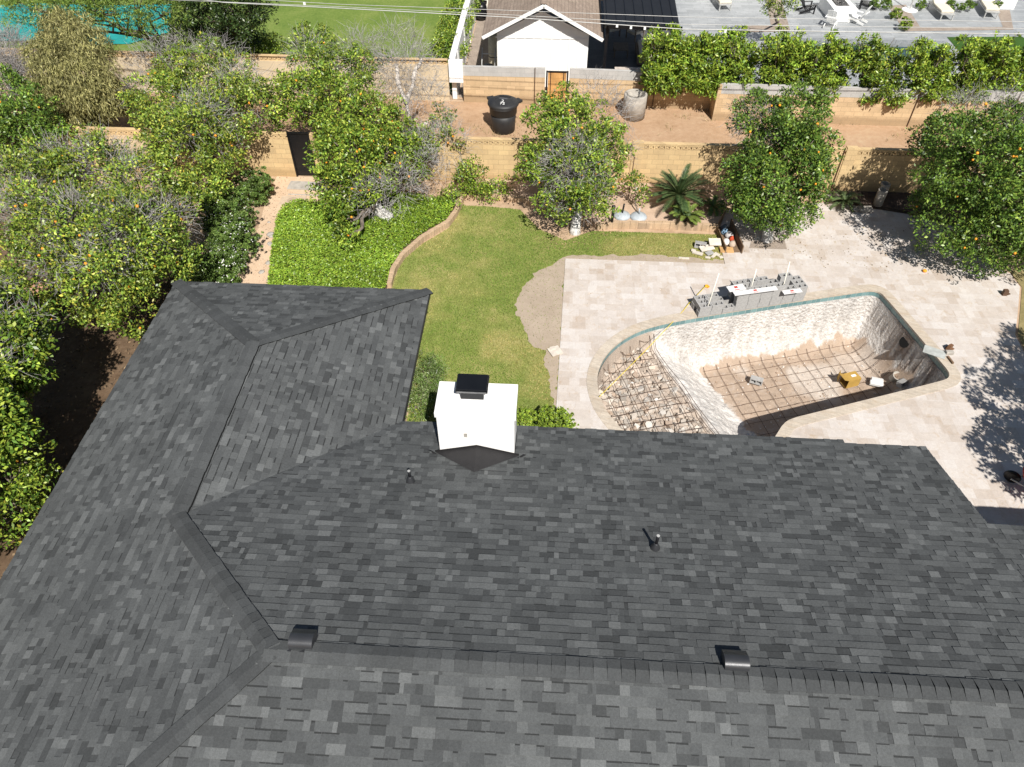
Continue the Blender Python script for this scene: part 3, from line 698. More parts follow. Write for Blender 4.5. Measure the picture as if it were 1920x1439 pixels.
# things lying in the pool
def cmu_mesh(L=.395, Wd=.19, Hh=.19):
    b = MB(); t = .034; xs = [-L/2, -L/2+t, -t/2, t/2, L/2-t, L/2]
    b.box((0, -Wd/2+t/2, Hh/2), (L, t, Hh)); b.box((0, Wd/2-t/2, Hh/2), (L, t, Hh))
    for x in (-L/2+t/2, 0, L/2-t/2): b.box((x, 0, Hh/2-.001), (t, Wd-2*t, Hh-.002))
    b.box((0, 0, .015), (L-2*t-.002, Wd-2*t-.002, .02))
    return b.mesh('concrete_block', MCMU)
CMU = cmu_mesh()
def block(loc, rz=0, rx=0, label='', group=None, mesh=None):
    o = bpy.data.objects.new('concrete_block', mesh or CMU); link(o); o.location = loc; o.rotation_euler = (rx, 0, rz)
    return tag(o, label, 'concrete block', group)
q = P(1418,714,ZD+.1); block((q.x, q.y, ZD+.20), R(-20), R(90), 'single grey hollow block lying on its side in the middle of the pool floor')
q = hitz(1686,722); block((q.x, q.y, q.z+.14), R(30), R(70), 'dark grey hollow block in the shaded corner of the pool')
c = P(1590,722,ZD); t = thing('cardboard_box', 'open tan cardboard box lying on its side on the pool floor', 'box', (c.x, c.y, ZD+.06), R(20))
b = MB(); s = .46; h = .34
b.box((0, 0, .008), (s, h, .012)); b.box((0, 0, h+.01), (s, h, .012)); b.box((0, h/2, h/2+.01), (s, .012, h-.02)); b.box((0, -h/2, h/2+.01), (s, .012, h-.02)); b.box((s/2, 0, h/2+.01), (.012, h-.03, h-.02))
b.build('body', MCARD, t)
b = MB(); b.box((-s/2-.09, 0, h+.06), (.2, h, .01), rot=Matrix.Rotation(R(25), 3, 'Y')); b.build('flap', MCARD, t)
b = MB(); b.box((-s/2-.02, h/2+.09, h/2), (.01, .2, h), rot=Matrix.Rotation(R(-30), 3, 'Z')); b.build('flap', MCARD, t)
b = MB(); b.box((.05, 0, h+.02), (.16, .09, .004)); b.build('sticker', MWHITE, t)
c = P(1640,726,ZD); b = MB(); b.box((0, 0, 0), (.40, .16, .10), rot=Matrix.Rotation(.1, 3, 'X')); b.box((.02, .16, .02), (.36, .16, .09), rot=Matrix.Rotation(-.25, 3, 'X'))
o = b.build('foam_packing', MFOAM, None, .01); o.location = (c.x, c.y, ZD+.16); o.rotation_euler = (0, 0, R(-15)); tag(o, 'white foam packing piece lying beside the cardboard box in the pool', 'foam')
c = hitz(1672,712); b = MB(); b.lathe([(.12, 0), (.15, .26), (.158, .27), (.15, .28), (.13, .28), (.12, .04)], n=20); o = b.build('bucket', MCONC); o.location = (c.x, c.y, c.z+.03); o.rotation_euler = (.35, .2, 0)
tag(o, 'pale grey bucket tipped at the shaded right end of the pool floor', 'bucket')

# tape measure across the pool
a, c = P(1324.5,538,.05), P(1123,748,.06)
t = thing('tape_measure', 'yellow tape measure pulled from the patio across the empty pool', 'tape measure', (0, 0, 0))
b = MB(); sd = (c-a).normalized(); sw = Vector((-sd.y, sd.x, 0))*.010
pts = [a.lerp(c, k/16)+Vector((0, 0, .05-.10*math.sin(math.pi*k/16)*(1 if k > 3 else 0)+.03)) for k in range(17)]
for i in range(16): b.quad([pts[i]-sw, pts[i+1]-sw, pts[i+1]+sw, pts[i]+sw])
b.build('blade', MYEL, t)
b = MB(); b.lathe([(.05, 0), (.06, .01), (.06, .05), (.05, .06)], c=(a.x, a.y, .046), n=16); b.box((a.x+.04, a.y-.03, .075), (.09, .07, .05), rz=.6); b.build('case', plain('orange_case', (.75, .36, .03), .5), t)

# stack of blocks along the far coping
o0 = P(1309,596.5,.06)+W*.02
def sxy(i, row, half=0): p = o0+U*(.2+.405*(i+half))+W*(.1+.2*row); return p
FRONT = [2, 2, 1, 4, 4, 4, 4, 3, 3]; MIDR = [2, 1, 0, 4, 2, 2, 3, 2, 3]; BACK = [2, 2, 1, 4, 4, 4, 3, 4, 3]
for row, hs in ((0, FRONT), (1, MIDR), (2, BACK)):
    for i, hgt in enumerate(hs):
        for k in range(hgt):
            if row == 1 and k < hgt-1: continue
            p = sxy(i, row, (.04 if k % 2 else 0)); top = (k == hgt-1)
            lab = ('grey hollow block on top of the low left end of the stack by the pool' if i < 3 else 'grey hollow block on top of the tall middle of the stack by the pool' if i < 7 else 'grey hollow block on top of the right end of the stack by the pool') if top else \
                  ('grey block in a lower course at the left end of the poolside stack' if i < 3 else 'grey block in a lower course at the middle of the poolside stack' if i < 7 else 'grey block in a lower course at the right end of the poolside stack')
            block((p.x, p.y, .06+.192*k), AX+random.uniform(-.03, .03), 0, lab, 'grey blocks stacked by the pool')
for (px, py, z, L, wd, lab) in ((1380,541,.84,.56,.26,'short white foam board with red print on back row of blocks'), (1416,546.5,.84,1.42,.18,'long white foam board with red print along the block stack'), (1485,547.5,.65,.62,.17,'white foam board with red print at the right end of the block stack')):
    q = P(px, py, z); t = thing('foam_board', lab, 'foam board', (q.x, q.y, z), AX+random.uniform(-.04, .02))
    b = MB(); b.box((0, 0, .013), (L, wd, .026)); b.build('panel', MFOAM, t)
    b = MB(); b.box((0, wd*.1, .028), (.11, wd*.35, .003)); b.box((-.01, -wd*.38, .028), (.16, wd*.1, .003)); b.build('red_mark', MRED, t)
for (px, py, zb, tx, ty, lab) in ((1327.5,575,.4,1348,513,'cream stake standing in the left end of the block stack'), (1407,545,.6,1418.5,505,'cream stake standing in the middle of the block stack'), (1466,547,.5,1481,491,'cream stake standing in the right end of the block stack')):
    q = P(px, py, zb); tp = PY(tx, ty, q.y+.02); b = MB(); b.tube([(q.x, q.y, .15), q, tp], .016, 8); tag(b.build('stake', MPVC), lab, 'stake')

# skimmer lids and slabs on the right-hand coping
c = P(1752,661,.06)
t = thing('skimmer', 'grey stone skimmer slab with loose pieces beside the right pool edge', 'skimmer', (c.x, c.y, .062), R(-28))
b = MB(); b.box((0, 0, .012), (.62, .36, .024)); b.build('slab', plain('grey_slab', (.42, .44, .42), .7), t, .004)
b = MB(); b.box((.38, .16, .05), (.22, .13, .10), rz=.5); b.build('loose_stone', MCONC, t, .01)
b = MB(); b.box((.46, -.14, .03), (.3, .05, .06), rz=-.9); b.build('rod', MBOARD, t)
c = P(1762,655,.06); b = MB(); b.box((0, 0, .09), (.2, .09, .18)); b.box((.09, 0, .03), (.2, .2, .06)); o = b.build('loose_brick', plain('brown_brick', (.20, .10, .05), .9)); o.location = (c.x+.25, c.y, .05); o.rotation_euler = (0, .3, .7); tag(o, 'brown broken brick lying beside the skimmer slab', 'brick')
c = P(1882,553,.05); b = MB(); b.box((0, 0, .1), (.14, .12, .2)); b.box((.10, .03, .05), (.12, .16, .03), rz=.4); o = b.build('valve_box', plain('brown_valve', (.11, .06, .035), .7)); o.location = (c.x, c.y, .045); tag(o, 'small brown capped pipe stub standing on the right side of the patio', 'pipe stub')

# ------------------------------------------------------------------ the house with its shingled roof
XEND = 8.56; XFAR = 19.0; YS = YE-DD; VW = (XE-XW)/2; RY = YE-DD/2; VR = DD/2
DVP = .1345; VNOTCH = 20*DVP; NV = YE-VNOTCH
house = thing('house', 'L shaped house with a dark grey shingle roof and white chimney in the foreground', 'house', (0, 5, 0))
house.location = (0, 0, 0)
nz = 1/math.sqrt(1+1/9); SL = 1/3
def plane(kindp):
    if kindp == 'west': return lambda u, v, h: np.stack([XW+v-h*SL*nz, u, ZE+v*SL+h*nz], -1)
    if kindp == 'northwing': return lambda u, v, h: np.stack([u, YN-v+h*SL*nz, ZE+v*SL+h*nz], -1)
    if kindp == 'east': return lambda u, v, h: np.stack([XE-v+h*SL*nz, u, ZE+v*SL+h*nz], -1)
    if kindp == 'north': return lambda u, v, h: np.stack([u, YE-v+h*SL*nz, ZE+v*SL+h*nz], -1)
    return lambda u, v, h: np.stack([u, YS+v-h*SL*nz, ZE+v*SL+h*nz], -1)
def bounds(k, v):
    if k == 'west': return (YS+v, (YN-v) if v <= VW else (YE-v))
    if k == 'northwing': return (XW+v, XE-v)
    if k == 'east': return (YE-v, YN-v)
    if k == 'north': return ((XE-v) if v <= VW else (XW+v), 6.8 if v < DVP else (XEND if v < VNOTCH else XFAR))
    return (XW+v, XFAR)
tops, tones = [], []
def shingle_plane(k, vmax):
    f = plane(k); flip = k in ('west', 'north')
    cuts = sorted(set([min(r_*DVP, vmax) for r_ in range(int(vmax/DVP)+2)]+([VW] if k == 'west' else [])))
    for v0, vb1 in zip(cuts[:-1], cuts[1:]):
        if vb1-v0 < 1e-4: continue
        v1 = min(vb1+(.03 if not (k == 'west' and abs(vb1-VW) < 1e-6) else 0), vmax)
        a0, b0 = bounds(k, v0+1e-4); a1, b1 = bounds(k, vb1-1e-4)
        if k in ('north', 'east') and v1 <= VW: a1 = bounds(k, v1-1e-4)[0]
        lo, hi = min(a0, a1), max(b0, b1)
        edges = [lo-random.uniform(0, .3)]
        while edges[-1] < hi: edges.append(edges[-1]+random.choice((.07, .10, .13, .16, .19, .23, .30))*random.uniform(.85, 1.2))
        e = np.array(edges); u0, u1 = e[:-1], e[1:]; n = len(u0)
        thick = rng.random(n) < .52
        h0 = np.where(thick, .021, .010)+rng.normal(0, .0007, n)
        # tone: several granule blends, some dark shadow bands
        tn = np.clip(np.where(thick, rng.choice([.50, .62, .74, .95], n, p=[.34, .33, .22, .11]), rng.choice([.12, .32, .5, .66], n, p=[.22, .38, .28, .12]))+rng.normal(0, .05, n), .06, 1)
        L0, L1 = np.clip(u0, a0, b0), np.clip(u1, a0, b0); H0, H1 = np.clip(u0, a1, b1), np.clip(u1, a1, b1)
        if k in ('north', 'east') and v0 < VW: h0 = np.where((u0 < max(a0, a1)+.22), .003, h0)
        ok = ((L1-L0) > 1e-3) | ((H1-H0) > 1e-3)
        L0, L1, H0, H1, h0, tn = L0[ok], L1[ok], H0[ok], H1[ok], h0[ok], tn[ok]; n = len(L0)
        if n == 0: continue
        V0 = np.full(n, v0); V1 = np.full(n, v1); top = np.full(n, .002)
        A, B, C_, D_ = f(L0, V0, h0), f(L1, V0, h0), f(H1, V1, top), f(H0, V1, top)
        A0, B0 = f(L0, V0, 0*h0-.004), f(L1, V0, 0*h0-.004)
        for q in ((A, B, C_, D_), (A0, B0, B, A), (A0, A, D_, D_), (B, B0, C_, C_)):
            tops.append(np.stack(q, 1).reshape(-1, 3)); tones.append(np.repeat(tn, 4))
        sh = (tn < .70) & (rng.random(n) < .42) & ((H1-H0) > .05) & (vb1-v0 > .1)     # darker granule band printed along the head of the thin tabs
        if sh.any():
            va = v0+(vb1-v0)*rng.uniform(.80, .88, sh.sum()); fa = (va-v0)/(v1-v0); ha = h0[sh]*(1-fa)+.002*fa+.0009; vt = np.full(sh.sum(), vb1+.004); ft = (vt-v0)/(v1-v0); ht = h0[sh]*(1-ft)+.002*ft+.0009
            iu = .004; X0, X1 = H0[sh]+iu, H1[sh]-iu
            tops.append(np.stack([f(X0, va, ha), f(X1, va, ha), f(X1, vt, ht), f(X0, vt, ht)], 1).reshape(-1, 3)); tones.append(np.repeat(np.full(sh.sum(), .035), 4))
for k, vm in (('west', VR), ('northwing', VW), ('east', VW), ('north', VR), ('south', VR)): shingle_plane(k, vm)
roof = np_mesh('roof', np.concatenate(tops), 4, MSH, house, tone=np.concatenate(tones))
# deck under the shingles, closed soffit and fascia
b = MB()
def rp(k, u, v, h=-.003): return tuple(plane(k)(np.array(u, float), np.array(v, float), np.array(h, float)))
for k, pts in (('west', [(YS, 0), (YN, 0), (YN-VW, VW), (YE-VW, VW), (YE-VR, VR)]), ('northwing', [(XW, 0), (XE, 0), (XW+VW, VW)]), ('east', [(YE, 0), (YN, 0), (YN-VW, VW), (YE-VW, VW)]),
               ('north', [(XE, 0), (6.8, 0), (6.8, .12), (XEND, .12), (XEND, VNOTCH), (XFAR, VNOTCH), (XFAR, VR), (XW+VR, VR), (XW+VW, VW)]), ('south', [(XW, 0), (XFAR, 0), (XFAR, VR), (XW+VR, VR)])):
    q = [rp(k, u, v) for u, v in pts]; b.quad(q)
b.build('roof_deck', plain('asphalt_underlay', (.062, .066, .067), .9, 0, .1, 20, .2), house)
b = MB(); e = .012
for p0, p1 in (((XW, YS), (XW, YN)), ((XW, YN), (XE, YN)), ((XE, YN), (XE, YE)), ((XE, YE), (6.8, YE)), ((6.8, YE-.12), (XEND, YE-.12)), ((XW, YS), (XFAR, YS))):
    p0 = Vector((*p0, 0)); p1 = Vector((*p1, 0)); t = (p1-p0); L = t.length; c = (p0+p1)/2
    b.box((c.x, c.y, ZE-.085), (L-.004, .03, .15) if abs(t.x) > abs(t.y) else (.03, L-.004, .15))
# rake of the notch and its upper eave
b.quad([(XEND, YE-.12, ZE+.04), (XEND, NV, ZE+VNOTCH/3-.005), (XEND, NV, ZE+VNOTCH/3-.2), (XEND, YE-.12, ZE-.16)])
b.box(((XEND+XFAR)/2, NV, ZE+VNOTCH/3-.10), (XFAR-XEND, .03, .16))
b.build('fascia', MFASC, house)
b = MB(); i = .55
b.prism([(XW+i, YS+i), (XFAR, YS+i), (XFAR, NV-.9), (XEND-.3, NV-.9), (XEND-.3, YE-i), (XE-i, YE-i), (XE-i, YN-i), (XW+i, YN-i)], 0, lambda p: ZE-.16)
b.build('wall', MWALLH, house)
b = MB()
b.prism([(XW+.02, YS+.02), (XFAR, YS+.02), (XFAR, NV-.02), (XEND-.02, NV-.02), (XEND-.02, YE-.14), (XE-.02, YE-.02), (XE-.02, YN-.02), (XW+.02, YN-.02)], ZE-.15, ZE-.13); b.build('soffit', MWALLH, house)
for x in (-8.6, -5.0):
    wn = MB(); wn.box((x, YN-i+.01, 1.5), (1.2, .05, 1.1)); f = wn.build('window', MWHITE, house); wp = MB(); wp.box((x, YN-i+.04, 1.5), (1.06, .02, .96)); wp.build('pane', MBLACK, f)
for x in (2.5, 5.0):
    wn = MB(); wn.box((x, YE-i+.01, 1.1), (1.7, .05, 2.0)); f = wn.build('patio_door', MWHITE, house); wp = MB(); wp.box((x, YE-i+.04, 1.1), (1.5, .02, 1.8)); wp.build('pane', MBLACK, f)
# ridge and hip caps: folded pieces lapped along each line
nW, nE, nN, nS = Vector((-SL, 0, 1)).normalized(), Vector((SL, 0, 1)).normalized(), Vector((0, SL, 1)).normalized(), Vector((0, -SL, 1)).normalized()
def caps(p0, p1, n1, n2, dark=0., wd=.155, ex=.205, lift=.028, edge=0.):
    p0, p1 = Vector(p0), Vector(p1); t = (p1-p0).normalized(); L = (p1-p0).length; k = int(L/ex)
    def side(n, other):
        s = n.cross(t).normalized(); return s if s.dot(n-other) > 0 else -s
    s1, s2 = side(n1, n2), side(n2, n1); up = (n1+n2).normalized(); V = []; T = []
    for i in range(k+1):
        a = p0+t*(i*ex); c = p0+t*min(L, i*ex+ex*1.15); tn = min(1, max(.06, random.choice((.16, .24, .32, .38, .22))+dark+random.gauss(0, .04))); j = random.uniform(-.006, .006)
        h0, h1 = lift+random.uniform(-.004, .004), .014
        for s, nn in ((s1, n1), (s2, n2)):
            w_ = wd+j; A, B, C_, D_ = a+up*h0, c+up*h1, c+s*w_+nn*max(.034, h1), a+s*w_+nn*max(.038, h0*.80)
            V += [A, B, C_, D_]; T.append(tn); A0, D0 = a+up*0, a+s*w_-nn*.002
            if edge and s is s2: V += [a+s*w_+nn*.024, c+s*w_+nn*.024, c+s*(w_+edge)+nn*.023, a+s*(w_+edge)+nn*.023]; T.append(0)
            V += [A0, A, D_, D0]; T.append(0); V += [D_, C_, c+s*w_-nn*.004, a+s*w_-nn*.004]; T.append(0)
    np_mesh('ridge_cap', np.array([tuple(x) for x in V]), 4, MSH, roof, tone=np.array(T))
ZV, ZR = ZE+VW/3, ZE+VR/3; XM = XW+VW; XR = XW+VR
caps((XR-.1, RY, ZR), (XFAR, RY, ZR), nN, nS, .0, .165, lift=.046)
caps((XM, YN-VW+.05, ZV), (XM, YE-VW, ZV), nW, nE, lift=.042, edge=.022)
caps((XW, YN, ZE), (XM, YN-VW, ZV), nW, nN, -.04, lift=.02)
caps((XE, YN, ZE), (XM, YN-VW, ZV), nE, nN, -.04, lift=.02)
caps((XM-.15, YE-VW+.15, ZV-.05), (XR, RY, ZR), nW, nN, -.03, lift=.050)
caps((XW, YS, ZE), (XR, RY, ZR), nW, nS, -.06)
# chimney
CZ = 4.30; cx0, cx1, cy0, cy1 = -2.13, -.53, 9.70, 10.56
b = MB(); b.box(((cx0+cx1)/2, (cy0+cy1)/2, (CZ-.14)/2), (cx1-cx0, cy1-cy0, CZ-.14)); ch = b.build('chimney', MSTUCCO, house, .012)
b = MB(); b.box(((cx0+cx1)/2, (cy0+cy1)/2, CZ-.07), (cx1-cx0+.06, cy1-cy0+.04, .14)); b.build('chimney_crown', MSTUCCO, ch, .012)
b = MB(); ccx, ccy = (cx0+cx1)/2-.09, 10.27
b.box((ccx, ccy, CZ+.13), (.48, .36, .26)); 
b.box((ccx, ccy, CZ+.285), (.66, .50, .05)); b.box((ccx, ccy, CZ+.325), (.62, .46, .03))
b.build('chimney_cap', plain('black_cap', (.010, .011, .013), .3, .2, .1, 3, .02, spec=.5), ch, .012)
b = MB(); b.box((ccx, ccy-.252, CZ+.285), (.60, .008, .035)); b.build('cap_rim', plain('cap_rim_grey', (.22, .22, .22), .45, .3), ch)
b = MB(); b.box((ccx-.13, cy0-.006, 3.62), (.07, .012, .11)); b.build('mortar_patch', MCONC, ch)
# cricket: small dark metal saddle on the uphill side
b = MB(); rl = PR(822,849); rr = PR(967,857); tipc = PR(888,887); zr_ = tipc.z+.03; mx = (cx0+cx1)/2
l0 = Vector((cx0-.10, cy0-.012, ZE+(YE-cy0)/3+.03)); r0 = Vector((cx1+.10, cy0-.012, ZE+(YE-cy0)/3+.03)); rg = Vector((mx, cy0-.012, zr_+.03)); tp = Vector((mx, tipc.y, ZE+(YE-tipc.y)/3+.03))
b.quad([l0, tp, rg]); b.quad([rg, tp, r0]); 
b.quad([l0, rg, rg+Vector((0, 0, .06)), l0+Vector((0, 0, .06))]); b.quad([rg, r0, r0+Vector((0, 0, .06)), rg+Vector((0, 0, .06))])
for q in (l0, r0):
    s = -1 if q is l0 else 1
    b.quad([q+Vector((-.05, -.06, 0)), q+Vector((.05, -.06, .02)), q+Vector((.16*s, .02, .02)), q+Vector((.1*s, .05, .0))])
b.build('cricket', plain('dark_metal_saddle', (.025, .024, .025), .55, .2, .1), ch)
for xs in (cx0-.012, cx1+.012):
    b = MB(); za, zb2 = ZE+(YE-cy0)/3, ZE+(YE-cy1)/3
    b.quad([(xs, cy0-.01, za), (xs, cy1, zb2), (xs, cy1, zb2+.12), (xs, cy0-.01, za+.12)]); b.build('flashing', MBLACK, ch)
# vents and pipes on the north slope
def vent_box(px, py):
    c = PR(px, py); b = MB(); L = .36; n = 20
    prof = [(-.15, .0)]+[(-.02+math.cos(q)*.13, .085+math.sin(q)*.10) for q in np.linspace(R(185), R(50), n)]+[(.15, .135)]
    rot = Matrix.Rotation(-math.atan(SL), 3, 'X')
    def T(x, y, z): return c+rot@Vector((x, y, z))
    for y, z in prof: b.v += [tuple(T(-L/2, y, z)), tuple(T(L/2, y, z))]
    for k in range(len(prof)-1): b.f.append((2*k, 2*k+1, 2*k+3, 2*k+2)); b.m.append(0); b.sm.append(True)
    for s_ in (-1, 1): b.quad([T(s_*L/2, y, z) for y, z in prof]+[T(s_*L/2, .13, .0)])
    v = b.build('roof_vent', MHOOD, house)
    b = MB(); b.box(c+rot@Vector((0, -.02, .02)), (.38, .34, .012), rot=rot); b.build('vent_flange', MHOOD, v)
    b = MB(); b.box(c+rot@Vector((0, .09, .055)), (.32, .02, .10), rot=rot); b.build('vent_screen', MBLACK, v)
vent_box(569, 1206); vent_box(1377, 1246)
for px, py, h in ((1228, 1029, .42), (770, 904, .36)):
    c = PR(px, py); b = MB(); b.tube([c-Vector((0, 0, .05)), c+Vector((0, 0, h))], .028, 12); v = b.build('vent_pipe', MBLACK, house)
    b = MB(); b.lathe([(.10, -.03), (.085, .05), (.04, .16), (.034, .18)], c=c, n=16); b.build('boot', MHOOD, v)
    b = MB(); b.lathe([(.026, h), (.030, h+.010)], c=c, n=12); b.build('pipe_rim', MGAL, v)

# ------------------------------------------------------------------ block walls and fences
def breeze(b, x0, x1, y, z, th=.1):
    """openwork course: rails, uprights and curved ties"""
    b.box(((x0+x1)/2, y, z+.0125), (x1-x0, th, .025)); b.box(((x0+x1)/2, y, z+.1775), (x1-x0, th, .045))
    n = max(1, round((x1-x0)/.2)); s = (x1-x0)/n
    for i in range(n):
        x = x0+(i+.5)*s
        b.box((x-s/2+.012, y, z+.09), (.05, th-.004, .13))
        b.box((x-.02, y, z+.09), (.07, th-.006, .075)); b.box((x+.035, y, z+.055), (.075, th-.01, .022), rot=Matrix.Rotation(.6, 3, 'Y')); b.box((x+.035, y, z+.125), (.075, th-.01, .022), rot=Matrix.Rotation(-.6, 3, 'Y'))
def wall_seg(name, label, x0, x1, y0, y1, z0, ztop, mat, th=.15, breeze_on=True, strips=(), grey=0, pil=()):
    t = thing(name, label, 'wall', (0, 0, 0)); b = MB(); ang = math.atan2(y1-y0, x1-x0); L = math.hypot(x1-x0, y1-y0); c = Vector(((x0+x1)/2, (y0+y1)/2, 0))
    zb = ztop-(.225 if breeze_on else 0)-(grey*.4)
    b.box(c+Vector((0, 0, (z0+zb)/2)), (L, th, zb-z0), ang); b.build('masonry', mat, t)
    if grey:
        b = MB(); b.box(c+Vector((0, 0, (zb+ztop)/2+.001)), (L+.004, th+.006, ztop-zb), ang); b.build('grey_course', MGREYB, t)
    if breeze_on:
        b = MB(); y = (y0+y1)/2; px = [x0]+[q for p in sorted(pil) for q in (p-.2, p+.2)]+[x1]
        for i in range(0, len(px), 2):
            if px[i+1]-px[i] > .3: breeze(b, px[i], px[i+1], y, zb, th)
        b.box((c.x, c.y, ztop+.0), (L, th+.02, .03), ang); b.build('breeze_course', MLOWER, t)
    for p in pil:
        b = MB(); b.box((p, y0+(p-x0)/(x1-x0)*(y1-y0)-.01, (z0+ztop+.06)/2), (.4, th+.05, ztop+.06-z0)); b.build('pilaster', mat, t)
    for p in strips:
        b = MB(); yy = y0+(p-x0)/(x1-x0)*(y1-y0); b.box((p, yy-th/2-.035, (z0+ztop)/2+.02), (.028, .03, ztop-z0+.04)); b.build('brown_strip', MRUST, t)  # thin dark brown upright on the wall face
    return t
YL = 25.48
wall_seg('block_wall', 'tan block garden wall with an openwork top course beyond the lawn and patio', -9.15, 26, YL, YL, 0, 1.82, MLOWER, strips=(10.72, 19.3), pil=(11.0, 3.2, 19.6))
wall_seg('block_wall', 'tan block garden wall left of the black gate under the orange trees', -28, -10.02, YL, YL, 0, 1.82, MLOWER)
t = thing('garden_gate', 'black metal garden gate between the tan block walls', 'gate', (0, 0, 0)); 
b = MB(); b.box((-9.585, YL, .95), (.78, .03, 1.75)); b.build('panel', MBLACK, t)
b = MB()
for x in (-9.99, -9.18): b.box((x, YL-.03, .95), (.05, .08, 1.9))
b.box((-9.585, YL-.03, 1.86), (.76, .07, .05)); b.build('frame', MBLACK, t)
b = MB(); b.box((-9.3, YL-.035, .95), (.03, .04, .12)); b.build('handle', MGAL, t)
# alley wall: four runs and a timber gate
wall_seg('alley_wall', 'long tan block wall at the far side of the alley behind the olive coloured tree', -45, -4.72, YW+.25, YW+.1, 0, 1.84, plain('cream_tan_block', (.56, .46, .315), .9, 0, .08, 1.2, .2), breeze_on=True)  # plain cream-tan block without the course pattern of the other runs
gx0, gx1 = PY(1023,150,YW).x, PY(1066,150,YW).x
wall_seg('alley_wall', 'tan alley wall with two grey top courses left of the wooden gate', PY(868,140,YW).x, gx0-.03, YW, YW, 0, 1.62, MUPPER, breeze_on=False, grey=1, strips=(PY(1003,150,YW).x,))
wall_seg('alley_wall', 'tan alley wall with grey top courses between the wooden gate and the jog', gx1+.03, 6.95, YW, YW-.2, 0, 1.62, MUPPER, breeze_on=False, grey=1, strips=(PY(1228,160,YW-.1).x,))
YJ = 31.05
wall_seg('alley_wall', 'tan alley wall with grey top course below the citrus hedge right of the jog', 7.05, 30, YJ, YJ-.25, 0, 1.62, MUPPER, breeze_on=False, grey=1, strips=(PY(1541,175,YJ).x, PY(1722,180,YJ-.1).x, PY(1905,190,YJ-.15).x))
b = MB(); b.box((7.02, (YW+YJ)/2-.1, .81), (.15, 1.15, 1.62)); o = b.build('alley_wall', MUPPER); tag(o, 'short shaded return of the alley wall at the jog beside the hedge', 'wall')
t = thing('wooden_gate', 'orange cedar board gate in a black frame in the alley wall', 'gate', (0, 0, 0))
b = MB(); zt = 1.5
for k in range(9): b.box(((gx0+gx1)/2, YW, .12+k*.152+.07), (gx1-gx0-.2, .03, .145))
b.build('boards', MWOOD, t)
b = MB()
for x in (gx0+.05, gx1-.05): b.box((x, YW-.02, zt/2), (.07, .07, zt))
b.box(((gx0+gx1)/2, YW-.02, zt-.03), (gx1-gx0-.17, .06, .05)); b.build('frame', MBLACK, t)
b = MB()
for x in (gx0+.22, gx1-.22): b.box((x, YW-.03, zt/2), (.035, .02, zt-.1))
b.build('brace', MRUST, t)
# white wall running back between the two neighbours
t = thing('white_wall', 'white painted wall running back beside the gravel strip', 'wall', (0, 0, 0)); b = MB()
b.box((-4.5, 44, .925), (.2, 23.2, 1.85)); b.build('masonry', MWHITE, t)
b = MB(); b.box((-4.52, 44, 1.875), (.27, 23.2, .05)); b.build('wall_cap', MWHITE, t)
b = MB()
for y, sl in ((33.4, .0), (36.2, .9), (38.6, .5)): b.box((-4.385, y, .9), (.03, .07, 1.75), rot=Matrix.Rotation(R(8)*sl, 3, 'X'))
b.build('white_pipe', MWHITE, t)
b = MB(); b.box((-4.35, YW-.02, 1.40), (.62, .22, .95)); b.build('white_pier', MSTUCCO, t)

# raised planter and kerb bricks
def kerb(name, label, pts, z, wd=.16, mat=None):
    t = MB(); pts = [Vector((p[0], p[1], 0)) for p in pts]; L = 0
    rs = [pts[0]]
    for i in range(len(pts)-1):
        d = pts[i+1]-pts[i]; n = max(1, round(d.length/.29))
        rs += [pts[i]+d*(k/n) for k in range(1, n+1)]
    for i in range(len(rs)-1):
        a, c = rs[i], rs[i+1]; d = c-a; m_ = (a+c)/2; zz = z+random.uniform(-.006, .006)
        t.box((m_.x, m_.y, zz/2), (d.length*.985, wd+random.uniform(-.008, .008), zz), math.atan2(d.y, d.x)+random.uniform(-.02, .02))
    return tag(t.build(name, mat or MEDGE, None, .006), label, 'edging')
kerb('brick_edging', 'tan brick edging curving between the ground cover bed and the lawn', [P(731,541), P(738,512), P(756,484), P(792,452), P(840,424), P(855,404), P(864,384), P(868,372), P(920,374), P(984,380), P(1020,400)], .22)
kerb('brick_edging', 'straight tan brick edging in front of the palm bed', [P(1118,431), P(1150,427), P(1240,428), P(1344,433)], .26)
kind(sheet('palm_bed', [P(1115,428), P(1342,431), P(1362,392), P(1362,370), Vector((7.2, YL-.1, 0)), Vector((1.2, YL-.1, 0)), P(1090,410)], .20, MBED, None, .2), 'structure')
kind(sheet('back_bed', [P(869,369), P(984,376), P(1030,396), Vector((1.0, YL-.1, 0)), Vector((-3.6, YL-.1, 0)), P(840,385), P(857,385)], .17, MBED, None, .17), 'structure')
kind(sheet('back_bed', [P(1562,379), P(1700,401), P(1790,425), P(1960,470), (26, YL-.1), (10.6, YL-.1)], .12, plain('dark_mulch', (.09, .065, .05), .95, 0, .25, 6, .5), None, .12), 'structure')
GC = [P(533,394), P(560,383), P(628,388), P(700,372), P(770,372), P(830,380), P(858,372), P(852,395), P(838,418), P(790,446), P(752,478), P(733,510), P(724,545), Vector((-5.2, 16.6, 0)), Vector((-5.2, 14.6, 0)), Vector((-9.0, 14.6, 0)), P(505,540), P(512,470), P(520,420)]
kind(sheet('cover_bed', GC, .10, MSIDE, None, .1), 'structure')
def scatter_in(poly, n):
    q = np.array([(p[0], p[1]) for p in poly]); lo, hi = q.min(0), q.max(0); X = rng.uniform(lo, hi, (int(n*2.4), 2)); X = X[inside(X, poly)]; return X[:n]
X = scatter_in(GC, 62000); n = len(X); hz = .17+.07*vnoise(X, 1.1, 21)+.05*vnoise(X, 6, 22)
edge = np.clip(np.array([1.0]), 0, 1); C = np.column_stack([X, hz+rng.uniform(-.09, .05, n)])
